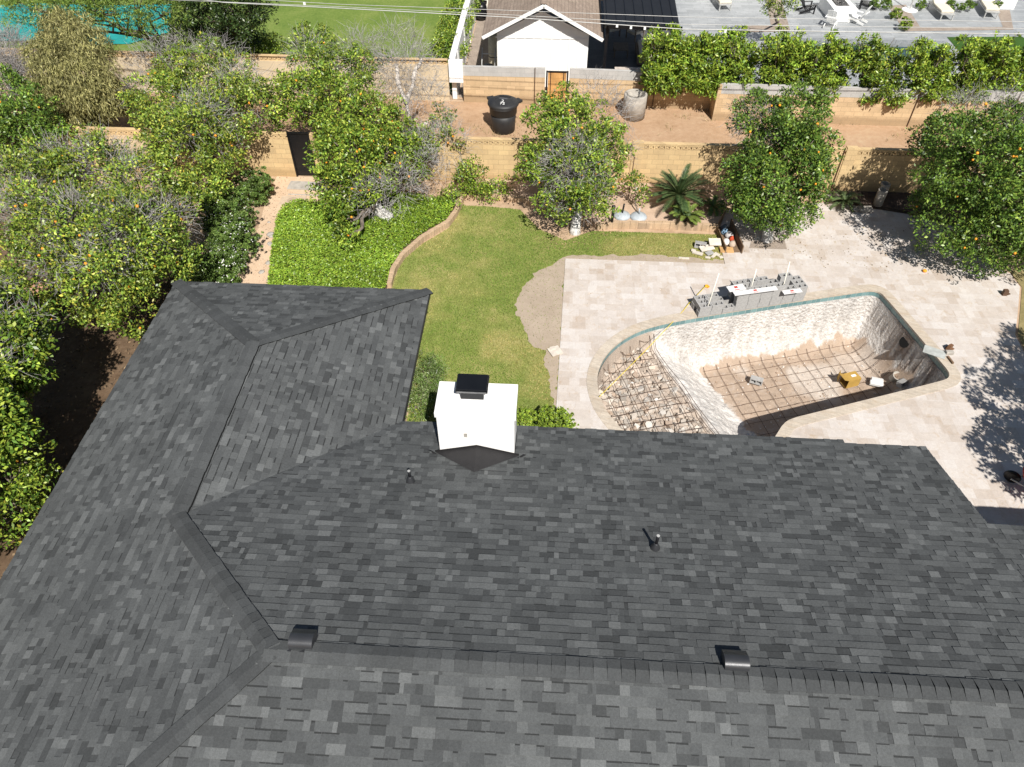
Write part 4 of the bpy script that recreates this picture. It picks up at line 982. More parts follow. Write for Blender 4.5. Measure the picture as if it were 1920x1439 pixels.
nr = unit(np.array([0, 0, 1.])+rng.normal(size=(n, 3))*.55+np.array([0, -.15, 0]))
tn = vnoise(X, 1.1, 23)[:, None]
o = np_mesh('ground_cover', leaf_quads(C, nr, .082, .046), 4, MLEAF, None, col=pal(n, [(.23, .345, .035), (.17, .28, .03), (.11, .20, .024), (.31, .39, .05)], [.35, .35, .2, .1], .2)*(.75+.5*tn)); kind(o, 'stuff'); o['label'] = 'bright lime green ground cover leaves'
# grass blades on the lawn
X = scatter_in(lawn_poly, 95000); keep_ = ~inside(X, sand_poly) | (rng.random(len(X)) < .10); X = X[keep_]; n = len(X)
C = np.column_stack([X, np.full(n, .012)]); hh = rng.uniform(.02, .055, (n, 1)); a = rng.uniform(0, 6.28, n); s = np.stack([np.cos(a), np.sin(a), 0*a], 1)*.011
tip = C+np.stack([rng.normal(0, .018, n), rng.normal(0, .018, n), hh[:, 0]], 1)
dry = np.clip((vnoise(X, .75, 31)-.42)*3.0+(vnoise(X, 2.3, 32)-.5)*1.1+.7*np.exp(-(((X[:, 0]+1.6)/1.7)**2+((X[:, 1]-18.2)/3.2)**2))-.35*np.exp(-(((X[:, 0]-.2)/1.5)**2+((X[:, 1]-21.5)/1.6)**2))+1.5*np.exp(-(((X[:, 0]-4.2)/2.4)**2+((X[:, 1]-21.5)/1.2)**2))-.20, 0, 1)[:, None]
cl = pal(n, [(.165, .26, .04), (.225, .30, .055), (.115, .195, .03)], [.4, .35, .25], .2)*(1-dry)+pal(n, [(.42, .37, .13), (.50, .43, .19), (.30, .30, .09)], [.4, .3, .3], .18)*dry
o = np_mesh('grass', np.stack([C-s, C+s, tip], 1).reshape(-1, 3), 3, MLEAF2, None, col=cl); kind(o, 'stuff')
# dry weeds and pebbles in the alley
X = np.column_stack([rng.uniform(-4, 20, 9000), rng.uniform(25.9, 31.4, 9000)]); X = X[vnoise(X, .6, 41)+.5*vnoise(X, 2.2, 42) > .86]; n = len(X)
C = np.column_stack([X, np.full(n, .012)]); tip = C+np.column_stack([rng.normal(0, .07, (n, 2)), rng.uniform(.05, .2, n)]); a = rng.uniform(0, 6.28, n); s = np.stack([np.cos(a), np.sin(a), 0*a], 1)*.012
o = np_mesh('dry_weeds', np.stack([C-s, C+s, tip], 1).reshape(-1, 3), 3, MTW, None, col=pal(n, [(.38, .30, .16), (.30, .22, .12), (.22, .20, .08)], [.5, .3, .2])); kind(o, 'stuff')
def litter(name, poly, n, z, cols, wts, smin, smax):
    X = scatter_in(poly, n); n = len(X); C = np.column_stack([X, np.full(n, z+.008)]); nr = unit(np.array([0, 0, 1.])+rng.normal(size=(n, 3))*.35)
    s = rng.uniform(smin, smax, (n, 1)); o = np_mesh(name, leaf_quads(C, nr, s, s*.6), 4, MTW, None, col=pal(n, cols, wts)); kind(o, 'stuff'); return o
litter('leaf_litter', [(-23, 23), (-23, 1), (-9.7, 1), (-9.7, 15.4), (-11, 17.5), (-13, 20)], 14000, .006, [(.17, .115, .065), (.11, .075, .045), (.24, .17, .10), (.07, .05, .032)], [.3, .3, .2, .2], .04, .12)
litter('leaf_litter', path_poly, 900, .010, [(.35, .24, .15), (.48, .38, .28), (.25, .18, .12)], [.4, .3, .3], .03, .08)

# ------------------------------------------------------------------ neighbours across the alley
fx0, fx1 = -2.60, 1.43; fy = 33.2; xm = (fx0+fx1)/2-.06; ez = 2.66; az_ = 3.62
t = thing('white_house', 'white board and batten gable house with brown shingle roof behind the alley wall', 'house', (0, 0, 0))
b = MB(); b.quad([(fx0, fy, 0), (fx1, fy, 0), (fx1, fy, ez), (xm, fy, az_), (fx0, fy, ez)]); b.quad([(fx0, fy, 0), (fx0, fy, ez), (fx0, 46, ez), (fx0, 46, 0)]); b.quad([(fx1, fy, 0), (fx1, 46, 0), (fx1, 46, ez), (fx1, fy, ez)]); b.build('wall', MWHITE, t)
b = MB()
for k in range(11):
    x = fx0+.05+(fx1-fx0-.1)*k/10; zt = (ez+(az_-ez)*(1-abs(x-xm)/((fx1-fx0)/2)))-.06; b.box((x, fy-.012, zt/2), (.045, .022, zt))
b.box((xm, fy-.016, 2.5), (fx1-fx0, .028, .05)); b.build('batten', MWHITE, t)
rx0, rx1, ry, rz_, rap = -3.19, 2.02, 32.66, 2.74, 4.10
xr = -.56; b = MB()
for xa, za, xb, zb_ in ((rx0, rz_, xr, rap), (xr, rap, rx1, rz_)):
    b.quad([(xa, ry, za), (xb, ry, zb_), (xb, 48, zb_), (xa, 48, za)]); b.quad([(xa, ry+.05, za-.09), (xa, 48, za-.09), (xb, 48, zb_-.09), (xb, ry+.05, zb_-.09)])
rf = b.build('roof', MROOF2, t)
b = MB()
for k in range(60): b.box((xr, 32.75+k*.24, rap+.012), (.24, .235, .03), rot=Matrix.Rotation(.03, 3, 'X'))
b.build('ridge_cap', MROOF2, rf)
for (px, py) in ((964, 17), (1037, 0)):
    c = PY(px, py, 36.5 if px < 1000 else 37.5); zc = rap-(abs(c.x-xr))*(rap-rz_)/(rx1-xr); bb = MB(); bb.tube([(c.x, c.y, zc-.1), (c.x, c.y, zc+.28)], .07, 10); bb.build('roof_pipe', plain('oxide_pipe', (.12, .03, .03), .7), rf)
b = MB()
for xa, za, xb, zb_ in ((rx0, rz_, xr, rap), (xr, rap, rx1, rz_)):
    d = Vector((xb-xa, 0, zb_-za)); c = Vector(((xa+xb)/2, ry-.012, (za+zb_)/2-.085)); b.box(c, (d.length, .035, .14), rot=Matrix.Rotation(-math.atan2(d.z, d.x), 3, 'Y'))
b.build('bargeboard', MWHITE, t)
b = MB()
for xa, za, xb, zb_ in ((rx0, rz_, xr, rap), (xr, rap, rx1, rz_)): b.quad([(xa, ry+.03, za-.11), (xb, ry+.03, zb_-.11), (xb, fy, zb_-.11), (xa, fy, za-.11)])
b.build('soffit', MWHITE, t)
# black standing seam patio roof
t = thing('patio_cover', 'black standing seam metal patio cover beside the white gable house', 'patio cover', (0, 0, 0)); q0, q1 = 2.2, P(1279,62,3.3).x; yf = 32.95; yb = 44
b = MB(); 
b.prism([(2.06, yf), (q1, yf), (q1+.15, yb), (2.06, yb)], lambda p: 3.16+(p.y-yf)*.05, lambda p: 3.22+(p.y-yf)*.05)
b.build('roof_panel', plain('black_standing_seam', (.022, .023, .026), .5, .3, .1, 2, .05), t)
b = MB()
for k in range(9):
    x = 2.16+k*.405
    if x < q1: b.box((x, (yf+yb)/2, 3.235+(yb-yf)*.025), (.025, yb-yf, .035), rot=Matrix.Rotation(math.atan(.05), 3, 'X'))
b.build('seam', MBLACK, t)
b = MB()
b.box((3.8, yf+.02, 3.10), (q1-2.1, .06, .14)); b.build('beam', MBLACK, t)
for x in (2.2, q1-.1): b = MB(); b.box((x, yf+.3, 1.58), (.12, .12, 3.15)); b.build('post', MBLACK, t)
def patio_chair(px, py, z, rz, lab):
    c = P(px, py, .02); t = thing('lounge_chair', lab, 'chair', (c.x, c.y, .02), rz, 'dark patio armchairs')
    b = MB()
    for x in (-.33, .33):
        for y in (-.3, .3): b.box((x, y, .22), (.05, .05, .44))
        b.box((x, 0, .56), (.07, .72, .04)); b.box((x, -.3, .5), (.05, .05, .12)); b.box((x, .3, .5), (.05, .05, .12))
    b.build('frame', MTEAK, t); b = MB(); b.box((0, 0, .36), (.6, .66, .14)); b.build('seat', MCREAM, t, .03); b = MB(); b.box((0, .3, .64), (.6, .14, .46), rot=Matrix.Rotation(-.2, 3, 'X')); b.build('backrest', MDARKF, t, .04)
patio_chair(1146, 66, 0, R(25), 'cream seat armchair with dark cushion beside the white gable house')
patio_chair(1190, 72, 0, R(-50), 'tilted cream seat armchair with dark cushion left of the citrus hedge')
c = P(1172, 62, .02); t = thing('side_table', 'small dark side table between the two patio armchairs', 'table', (c.x, c.y, .02)); b = MB(); b.box((0, 0, .5), (.7, .55, .04)); b.build('table_top', MTEAK, t)
for x in (-.3, .3):
    for y in (-.22, .22): b = MB(); b.box((x, y, .24), (.045, .045, .48)); b.build('leg', MTEAK, t)
c = P(1163, 102, .02); t = thing('coffee_table', 'low slatted grey wood table on the shaded deck', 'table', (c.x, c.y, .02)); b = MB()
for k in range(8): b.box((0, -.42+k*.12, .38), (.72, .105, .03))
b.build('table_top', MTEAK, t)
for x in (-.32, .32):
    for y in (-.42, .42): b = MB(); b.box((x, y, .18), (.05, .05, .36)); b.build('leg', MTEAK, t)
c = P(1207, 108, .02); t = thing('outdoor_sofa', 'cream cushioned outdoor sofa along the citrus hedge', 'sofa', (c.x, c.y, .02), R(90)); b = MB(); b.box((0, 0, .2), (2.0, .8, .3)); b.build('frame', MTEAK, t)
b = MB(); b.box((0, -.05, .42), (1.94, .7, .14)); b.build('seat', MCREAM, t, .04); b = MB(); b.box((0, -.36, .62), (1.94, .16, .4)); b.build('backrest', MCREAM, t, .05)
c = P(1175, 122, .9); t = thing('bench', 'pale planter bench just behind the alley wall', 'bench', (c.x, 32.62, .02)); b = MB(); b.box((0, 0, 1.45), (1.35, .22, .07)); b.build('seat', plain('pale_plank', (.55, .48, .42), .8), t)
for x in (-.55, .55): b = MB(); b.box((x, 0, .7), (.08, .18, 1.43)); b.build('leg', MTEAK, t)
# pool equipment and cart left of the gable
c = P(908, 112, .02); t = thing('hand_cart', 'grey metal frame cart leaning between the white house and gravel strip', 'cart', (-3.05, 33.7, .02)); b = MB()
for x in (-.3, .3): b.tube([(x, -.2, .1), (x, 0, 1.1), (x, .5, 1.6)], .022, 6)
for k in range(3): b.tube([(-.3, -.1+k*.2, .5+k*.45), (.3, -.1+k*.2, .5+k*.45)], .02, 6)
b.build('frame', MGAL, t); b = MB(); b.lathe([(.05, 0), (.24, .02), (.28, .07), (.24, .12), (.12, .12), (.05, .10)], c=(.02, -.28, 1.0), n=20); b.build('wheel', MBLACK, t)
t = thing('water_heater', 'cream cylinder tank under the eave of the white house', 'tank', (-2.86, 34.5, .02)); b = MB(); b.lathe([(.22, 0), (.24, .02), (.24, 2.0), (.2, 2.1)], n=20); b.build('tank', plain('cream_enamel', (.55, .5, .36), .5), t); b = MB(); b.lathe([(.245, 1.1), (.248, 1.14)], n=20); b.build('band', MBLACK, t)
for k, (px, py) in enumerate(((903, 38), (905, 8))):
    c = P(px, py, .02); t = thing('pool_pump', ('black round pool filter beside the brown roof', 'dark tangle of pool pump pipes behind the round filter')[k], 'pool pump', (c.x, c.y, .02)); b = MB(); b.lathe([(.22, .1), (.3, .2), (.3, .7), (.22, .85), (.08, .9)], n=20); b.build('filter', MBLACK, t)
    b = MB(); b.tube([(-.1, .3, .2), (-.35, .4, .3), (-.4, .1, .9), (-.1, -.1, .95)], .03, 6); b.tube([(.2, .4, .1), (.3, .6, .8), (-.2, .8, .8)], .03, 6); b.build('pipework', MBLACK if k else MPVC, t)
# fire pit, adirondack chairs, loungers
c0, c1, c2 = P(1540,38,.02), P(1592,45,.02), P(1604,6,.02)
c = P(1568, 30, .02); t = thing('fire_pit', 'white rectangular fire pit table filled with dark lava stones', 'fire pit', (c.x, c.y+.2, .02), R(4)); w_, l_, h_ = 1.25, 2.3, .62
b = MB(); b.box((0, 0, h_/2), (w_, l_, h_-.02)); b.build('base', MWHITE, t, .015)
b = MB(); q = .26
for x, y, sx, sy in ((0, -l_/2+q/2+.1, w_+.04, q+.24), (0, l_/2-q/2-.1, w_+.04, q+.24), (-w_/2+q/2, 0, q, l_-2*q-.42), (w_/2-q/2, 0, q, l_-2*q-.42)): b.box((x, y, h_+.02), (sx, sy, .07))
b.build('rim', MWHITE, t, .01)
n = 500; X = np.column_stack([rng.uniform(-w_/2+q, w_/2-q, n), rng.uniform(-l_/2+q+.2, l_/2-q-.2, n), rng.uniform(h_-.01, h_+.03, n)])
np_mesh('lava_stone', leaf_quads(X, unit(rng.normal(size=(n, 3))+np.array([0, 0, 1.])), .09, .08, None, .6), 4, MATTR, t, col=pal(n, [(.10, .10, .10), (.2, .19, .18), (.04, .04, .04)], [.5, .25, .25])); bpy.data.objects['lava_stone']['kind'] = 'stuff'
def adirondack(px, py, rz, mat, lab, group):
    c = P(px, py, .02); t = thing('adirondack_chair', lab, 'chair', (c.x, c.y, .02), rz, group); t.scale = (.85, .85, .85)
    b = MB()
    for k in range(6): b.box((0, .32-k*.105, .40-k*.028), (.54, .09, .02), rot=Matrix.Rotation(-.26*0, 3, 'X'))
    b.build('seat', mat, t)
    b = MB()
    for k in range(6):
        x = (k-2.5)*.095; L = .82+.10*math.cos(x*4); b.box((x, -.26-.17, .30+L/2*.93), (.082, .02, L), rot=Matrix.Rotation(R(24), 3, 'X'))
    b.box((0, -.55, .72), (.56, .03, .07)); b.build('backrest', mat, t)
    for s in (-1, 1):
        b = MB(); b.box((s*.345, .03, .565), (.14, .74, .025)); b.build('armrest', mat, t)
        b = MB(); b.box((s*.31, .34, .275), (.03, .09, .55)); b.build('leg', mat, t)
        b = MB(); b.box((s*.29, -.13, .22), (.03, 1.0, .12), rot=Matrix.Rotation(.25, 3, 'X')); b.build('leg', mat, t)
adirondack(1512, 24, R(-80), MBLACK, 'black slatted adirondack chair left of the white fire pit', 'adirondack chairs round the fire pit')
adirondack(1622, 16, R(75), MBLACK, 'black slatted adirondack chair right of the white fire pit', 'adirondack chairs round the fire pit')
adirondack(1556, 50, R(-28), MWHITE, 'white slatted adirondack chair at the near left corner of the fire pit', 'adirondack chairs round the fire pit')
adirondack(1604, 43, R(50), MWHITE, 'white slatted adirondack chair at the near right corner of the fire pit', 'adirondack chairs round the fire pit')
def lounger(px, py, rz, lab, L=2.0, back=True):
    c = P(px, py, .02); t = thing('sun_lounger', lab, 'sun lounger', (c.x, c.y, .02), rz, 'cream sun loungers')
    b = MB(); b.box((0, .1, .33), (.72, L, .05)); b.build('frame', MGAL, t)
    for x in (-.31, .31):
        for y in (-L/2+.15, L/2): b = MB(); b.box((x, y, .16), (.05, .05, .31)); b.build('leg', MGAL, t)
    b = MB(); b.box((0, -.1, .41), (.68, L*.62, .11)); b.build('mattress', MCREAM, t, .03)
    b = MB(); b.box((0, L*.38, .56), (.68, L*.42, .11), rot=Matrix.Rotation(R(22), 3, 'X')); b.build('backrest', MCREAM, t, .03)
lounger(1762, 28, R(2), 'cream sun lounger beside the white umbrella stand'); lounger(1849, 24, R(-8), 'cream sun lounger near the white house pillar')
lounger(1352, 12, R(8), 'cream lounger with cushions beside the dark planting at the patio edge', 1.7)
c = P(1705, 20, .02); t = thing('umbrella_stand', 'white pole standing in a round white base by the loungers', 'umbrella stand', (c.x, c.y, .02)); b = MB(); b.lathe([(.42, 0), (.42, .05), (.38, .07), (.08, .09)], n=24); b.build('base', MWHITE, t); b = MB(); b.tube([(0, 0, .08), (.15, .1, 2.6)], .05, 10); b.build('pole', MWHITE, t)
c = P(1868, 17, .02); t = thing('white_house', 'white house wall with a square pillar beyond the loungers', 'house', (0, 0, 0)); b = MB(); b.box((c.x-8.5, c.y+2.2, 1.6), (17, .3, 3.2)); b.build('wall', MWHITE, t)
b = MB(); b.box((c.x+.5, c.y+.45, 1.5), (.9, .9, 3)); b.build('pillar', MWHITE, t)
b = MB(); b.box((c.x-8.5, c.y+2.0, 3.3), (18, 1.0, .16)); b.build('eave', MWHITE, t)
# cables over the alley
def cable(pxs, y, r, lab):
    pts = [PY(a, b_, y) for a, b_ in pxs]; d0 = pts[0]-pts[1]; d1 = pts[-1]-pts[-2]; pts = [pts[0]+d0*1.5+Vector((0, 0, .5))]+pts+[pts[-1]+d1*1.5+Vector((0, 0, .3))]
    b = MB(); b.tube(pts, r, 6); return tag(b.build('overhead_cable', MGAL), lab, 'cable', 'overhead cables')
cable([(493,0), (640,8.5), (960,20), (1280,32), (1600,37), (1920,41)], 28.6, .009, 'uppermost thin overhead cable crossing above the neighbours')
cable([(320,0), (640,13), (960,28.5), (1280,46), (1600,50), (1920,54)], 28.4, .009, 'middle thin overhead cable crossing above the alley wall')
o = cable([(420,5), (640,16), (960,33), (1280,55), (1600,60), (1920,64)], 28.0, .015, 'lowest thick pale overhead cable with lashed clips')
for px, py in ((571,5), (1157,47), (1183,50), (1209,51.5), (1360,57)):
    c = PY(px, py+2, 28.0); b = MB(); b.box(c, (.08, .05, .09)); b.build('clip', MWHITE, o)

# ------------------------------------------------------------------ things in the alley and garden
c = P(944, 244, .012); t = thing('trash_bin', 'large round black plastic trash bin with hinged lid in the alley', 'trash bin', (c.x, c.y, .012), R(-8))
b = MB(); b.lathe([(.44, 0), (.49, .03), (.52, .5), (.545, .80)], n=40); b.build('body', MBIN, t)
b = MB(); b.lathe([(.55, .80), (.575, .82), (.585, 1.08), (.61, 1.10), (.615, 1.16), (.58, 1.17)], n=40); b.build('collar', MBIN, t)
b = MB(); b.lathe([(.635, 1.15), (.66, 1.18), (.65, 1.26), (.56, 1.31), (.37, 1.345), (.05, 1.36)], n=40, sy=.95); 
for s in (-1, 1): b.box((s*.57, .26, 1.22), (.28, .30, .10), rz=s*-.6)
ld = b.build('lid', MBIN, t)
b = MB(); b.box((.03, .32, 1.345), (.46, .07, .04), rz=-.1)
for s in (-1, 1): b.tube([(s*.30, -.45, 1.30), (s*.36, 0, 1.352), (s*.22, .40, 1.33)], .018, 6)
b.tube([(-.30, -.45, 1.30), (0, -.50, 1.295), (.30, -.45, 1.30)], .018, 6); b.build('rib', MBIN, ld)
b = MB(); b.box((.0, .07, 1.366), (.34, .10, .012)); b.build('embossed_plate', plain('grey_plate', (.09, .09, .095), .6), ld)
f = bpy.data.curves.new('number', 'FONT'); f.body = '2\n72'; f.size = .22; f.align_x = 'CENTER'; f.space_line = .75; f.extrude = .002; f.materials.append(MWHITE)
ft = bpy.data.objects.new('number_text', f); COL.objects.link(ft); bpy.context.view_layer.update(); fm = bpy.data.meshes.new_from_object(ft.evaluated_get(bpy.context.evaluated_depsgraph_get())); bpy.data.objects.remove(ft); fo = bpy.data.objects.new('painted_number', fm); link(fo, ld); fo.location = (.03, -.27, 1.375); fo.rotation_euler = (.16, 0, R(6))
c = P(1187, 219, .012); b = MB(); b.lathe([(.50, 0), (.50, 1.02), (.485, 1.04), (.41, 1.04), (.40, 1.02), (.40, .2), (.01, .2)], n=36); o = b.build('concrete_pipe', MCONC); o.location = (c.x, c.y, .012); tag(o, 'upright weathered concrete pipe standing against the alley wall', 'concrete pipe')
c = P(1212, 165, .6); b = MB(); b.tube([(0, 0, 0), (.05, 0, 1.15)], .018, 6); b.tube([(-.14, 0, 1.0), (.16, 0, 1.12)], .018, 6); o = b.build('iron_stake', MRUST); o.location = (P(1200, 213, 0).x+.25, 31.85, 0); tag(o, 'rusty iron stake with crossbar beside the concrete pipe', 'stake')
for k, (px, py, lab) in enumerate(((1166, 406, 'grey round umbrella base with black stub, left of the pair in the palm bed'), (1197, 408, 'grey round umbrella base under the small staked citrus in the palm bed'))):
    c = P(px, py, .2); t = thing('parasol_stand', lab, 'parasol stand', (c.x, c.y, .2)); b = MB(); b.lathe([(.30, 0), (.31, .03), (.27, .09), (.16, .14), (.07, .16)], n=28); b.build('base', MGREYL, t); b = MB(); b.tube([(0, 0, .15), (.03 if k == 0 else 0, 0, .52 if k == 0 else .38)], .033, 10); b.build('tube', MBLACK if k == 0 else MGREYL, t)
c = P(1146, 412, .0); b = MB(); b.tube([(0, 0, 0), (0, 0, .85)], .05, 8); b.lathe([(.07, .85), (.07, .93), (.02, .95)], n=12); o = b.build('black_post', MBLACK); o.location = P(1146, 428, 0); tag(o, 'short black post beside the brick edging at the orange tree', 'post')
# debris corner
MSLAB = plain('cut_travertine', (.62, .56, .48), .7, 0, .12, 5, .2)
def slab(px, py, sx, sy, sz, rz, z, lab, mat=None, rx=0.0):
    c = P(px, py, z); b = MB(); b.box((0, 0, sz/2), (sx, sy, sz)); o = b.build('stone_offcut', mat or MSLAB, None, .004); o.location = (c.x, c.y, z); o.rotation_euler = (rx, random.uniform(-.08, .08), rz); return tag(o, lab, 'stone offcut', 'stone offcuts on the lawn corner')
slab(1340, 455, .42, .30, .05, .1, .20, 'square beige offcut on top of the stone pile next to the junk box', None, .3)
slab(1325, 466, .50, .26, .04, .35, .08, 'long pale offcut lying across the middle of the stone pile', None, .15)
slab(1308, 476, .36, .14, .05, -.45, .03, 'narrow pale offcut at the lower left of the stone pile')
slab(1300, 471, .16, .10, .05, -.3, .05, 'small pale offcut at the far left end of the stone pile')
slab(1330, 476, .26, .18, .05, .5, .04, 'grey flat offcut at the middle front of the stone pile', MCMU)
slab(1338, 481, .22, .10, .04, .9, .02, 'white splinter shaped offcut at the front of the stone pile')
slab(1327, 484, .18, .09, .04, -.2, .02, 'small white offcut lowest in the stone pile')
slab(1344, 478, .20, .12, .04, -.7, .03, 'tilted white offcut at the right front of the stone pile')
slab(1282, 485, .36, .09, .03, -.06, .014, 'single white strip offcut lying alone on the lawn')
slab(1352, 483, .13, .12, .03, .3, .014, 'small beige square offcut on the bare soil by the patio edge')
c = P(1313, 461, .02); block((c.x, c.y, .1), R(-12), R(80), 'grey hollow block tipped up behind the stone pile on the lawn')
t = thing('junk_crate', 'low wooden crate of rags and bottles at the end of the palm bed', 'crate', (P(1364, 450, .05).x, P(1364, 450, .05).y, .046), R(6))
b = MB(); b.box((0, 0, .02), (.55, 1.5, .03)); b.box((-.27, 0, .12), (.03, 1.5, .2)); b.box((.29, 0, .16), (.035, 1.66, .30)); b.build('body', MBOARD, t)
for k, (x, y, z, col, sz, nm) in enumerate(((-.05, .55, .15, (.10, .12, .14), .28, 'dark_bag'), (-.08, .3, .16, (.25, .40, .55), .26, 'blue_bag'), (.05, .12, .15, (.55, .52, .5), .3, 'pale_rag'), (.1, -.12, .14, (.55, .08, .03), .16, 'red_tin'), (-.12, -.3, .14, (.72, .70, .66), .26, 'white_sack'), (.08, -.42, .12, (.5, .4, .32), .24, 'tan_sack'))):
    b = MB(); b.lathe([(sz*.25, 0), (sz*.5, .03), (sz*.52, .1), (sz*.3, .2), (sz*.08, .22)], n=9, sx=1, sy=random.uniform(.7, 1.1)); c = t.location; o = b.build(nm, plain(nm, col, .7)); o.location = (c.x+x, c.y+y, .08); tag(o, nm.replace('_', ' ')+' lying in the wooden junk crate by the palm bed', nm.split('_')[1])
c = P(1362, 470, .05); b = MB(); b.box((0, 0, .03), (.46, .26, .06)); o = b.build('cardboard_sheet', plain('orange_card', (.55, .33, .14), .85)); o.location = (c.x, c.y, .046); tag(o, 'flat tan cardboard piece at the near end of the junk crate', 'cardboard')
for (px, py, sx, sy, rz, lab, z) in ((1041, 659, .36, .36, .5, 'pale square paver offset across the left patio edge', .05), (1036, 654, .16, .14, .4, 'tiny pale paver corner beyond the left patio edge', .06)):
    c = P(px, py, z); b = MB(); b.box((0, 0, .012), (sx, sy, .024)); o = b.build('loose_paver', MSLAB); o.location = (c.x, c.y, z); o.rotation_euler = (0, 0, rz); tag(o, lab, 'paver')
c = P(1437, 462, .05); kind(sheet('tree_pit', [P(1408,455), P(1470,452), P(1475,470), P(1404,468)], .052, MGRAVEL), 'structure')
for k, (px, py, lab) in enumerate(((1650, 372, 'grey concrete tube standing against the garden wall in shade'), (1645, 384, 'grey concrete tube standing in front of the other tube'))):
    c = P(px, py, .12); b = MB(); b.lathe([(.17, 0), (.17, .62), (.165, .63), (.135, .63), (.13, .61), (.13, .1), (.01, .1)], n=24); o = b.build('concrete_tube', MCONC); o.location = (c.x, c.y, .12); tag(o, lab, 'concrete tube')
c = P(1622, 393, .12); b = MB(); b.box((0, 0, .03), (.5, .3, .06)); b.box((-.38, .02, .02), (.2, .3, .04), rz=.4); o = b.build('stone_slab', MCONC); o.location = (c.x, c.y, .12); tag(o, 'flat grey stone slab lying in front of the concrete tubes', 'slab')
c = P(1562, 371, .1); b = MB(); b.box((0, 0, .15), (.85, .14, .06)); b.box((0, .05, .06), (.8, .1, .12)); o = b.build('timber_edge', MCONC); o.location = (c.x, c.y, .05); o.rotation_euler = (0, 0, -.12); tag(o, 'short pale beam beside the small fan palm at the garden wall', 'beam')
# red handled cart at the right edge
c = P(1945, 908, .45); t = thing('wheelbarrow', 'red wheelbarrow on metal tubes at the right edge of the patio', 'wheelbarrow', (c.x+.05, c.y, .05), R(140)); b = MB(); b.lathe([(.18, .30), (.34, .50), (.40, .66), (.385, .66), (.30, .5), (.02, .36)], n=24, sx=1.25); b.build('tray', plain('red_enamel', (.55, .045, .02), .35), t)
b = MB()
for s in (-1, 1): b.tube([(.55, s*.10, .2), (0, s*.25, .33), (-.9, s*.3, .62)], .02, 8); b.tube([(-.2, s*.25, .36), (-.3, s*.26, .02)], .018, 8)
b.build('frame', MGAL, t); b = MB(); b.lathe([(.05, -.04), (.17, -.04), (.2, 0), (.17, .04), (.05, .04)], n=20); wv = b.build('wheel', MBLACK, t); wv.location = (.55, 0, .2); wv.rotation_euler = (R(90), 0, 0)
c = P(1733, 510, .05); o = bpy.data.objects.new('fallen_orange', orange_mesh()); link(o); o.location = (c.x, c.y, .09); o.scale = (1.5, 1.5, 1.1); tag(o, 'fallen orange lying on the patio near the tree shadow', 'orange')
# clay bench in the left yard
c = P(75, 560, .3); t = thing('garden_bench', 'terracotta coloured slab bench among the left orange trees', 'bench', (c.x, c.y, 0), R(35)); b = MB(); b.box((0, 0, .40), (.7, 1.5, .10)); b.build('seat', plain('terracotta', (.50, .27, .18), .9), t, .02)
for y in (-.5, .5): b = MB(); b.box((0, y, .175), (.5, .15, .35)); b.build('leg', MCONC, t)
c = P(245, 272, 1.5); t = thing('timber_canopy', 'small tan slatted canopy roof among the orange trees', 'canopy', (c.x, c.y, 0), R(-6)); b = MB()
for k in range(10): b.box((-.9+k*.2, 0, 1.52), (.185, 1.0, .04), rot=Matrix.Rotation(.12, 3, 'X'))
b.build('slat', plain('tan_timber', (.50, .38, .235), .8), t); b = MB()
for x in (-.85, .85):
    for y in (-.4, .4): b = MB(); b.box((x, y, .74), (.09, .09, 1.44)); b.build('post', MBOARD, t)

# ------------------------------------------------------------------ trees, hedge and shrubs
tree('orange_tree', 'wide old orange tree with grey dead twigs filling the left garden', 'orange tree', P(200, 545, 0),
     [(80,350,3.2,82),(175,325,3.4,84),(275,365,3.2,74),(110,440,3.1,96),(220,450,3.2,96),(305,470,2.6,58),(195,545,2.2,74),(240,600,1.6,44),(70,515,2.2,64),(330,380,2.7,38),(20,400,2.8,55),(120,580,1.5,40)],
     PAL_DULL, nor=46, ntw=3600, bare=[(120,320,3.4,60),(200,310,3.6,60),(250,345,3.5,50),(60,400,3.3,60),(150,415,3.5,60),(250,430,3.5,60),(320,410,3.0,45),(190,490,3.0,55),(30,350,3.2,50),(110,500,2.8,45)], trunk_r=.2, dens=29, mat=MLEAF, L=.105, group='orange trees')
tree('orange_tree', 'orange tree with silvery dead top left of the black garden gate', 'orange tree', P(395, 395, 0),
     [(310,195,2.9,66),(400,160,3.1,72),(450,200,3.0,62),(345,260,2.7,72),(405,282,2.2,46),(515,192,2.8,42),(330,130,2.8,40),(395,345,1.7,34)],
     PAL_DULL, nor=30, ntw=2300, dens=28, group='orange trees', mat=MLEAF, bare=[(300,130,3.0,60),(350,110,3.0,50),(410,130,3.2,60),(270,180,2.8,40),(450,180,3.1,70),(380,240,2.8,70)])
tree('orange_tree', 'tall orange tree with bare white branches right of the black garden gate', 'orange tree', P(775, 300, 0),
     [(545,205,2.6,40),(560,140,3.0,36),(590,105,3.4,54),(655,130,3.5,58),(570,175,3.0,48),(640,200,3.0,66),(700,225,2.8,56),(625,245,2.3,40),(835,225,2.0,26),(855,258,1.8,24),(800,275,1.8,26),(735,250,2.4,36),(612,290,2.2,26),(612,345,1.8,26),(622,385,1.3,24)],
     PAL_CIT, nor=26, ntw=2300, dens=22, group='orange trees', bare=[(750,100,3.6,55),(770,140,3.4,60),(730,140,3.3,45),(800,200,2.8,50),(840,270,2.2,45),(780,290,2.0,45),(680,110,3.6,50),(580,110,3.5,45)], twlen=.6)
b = MB(); k0 = P(770, 292, 0)
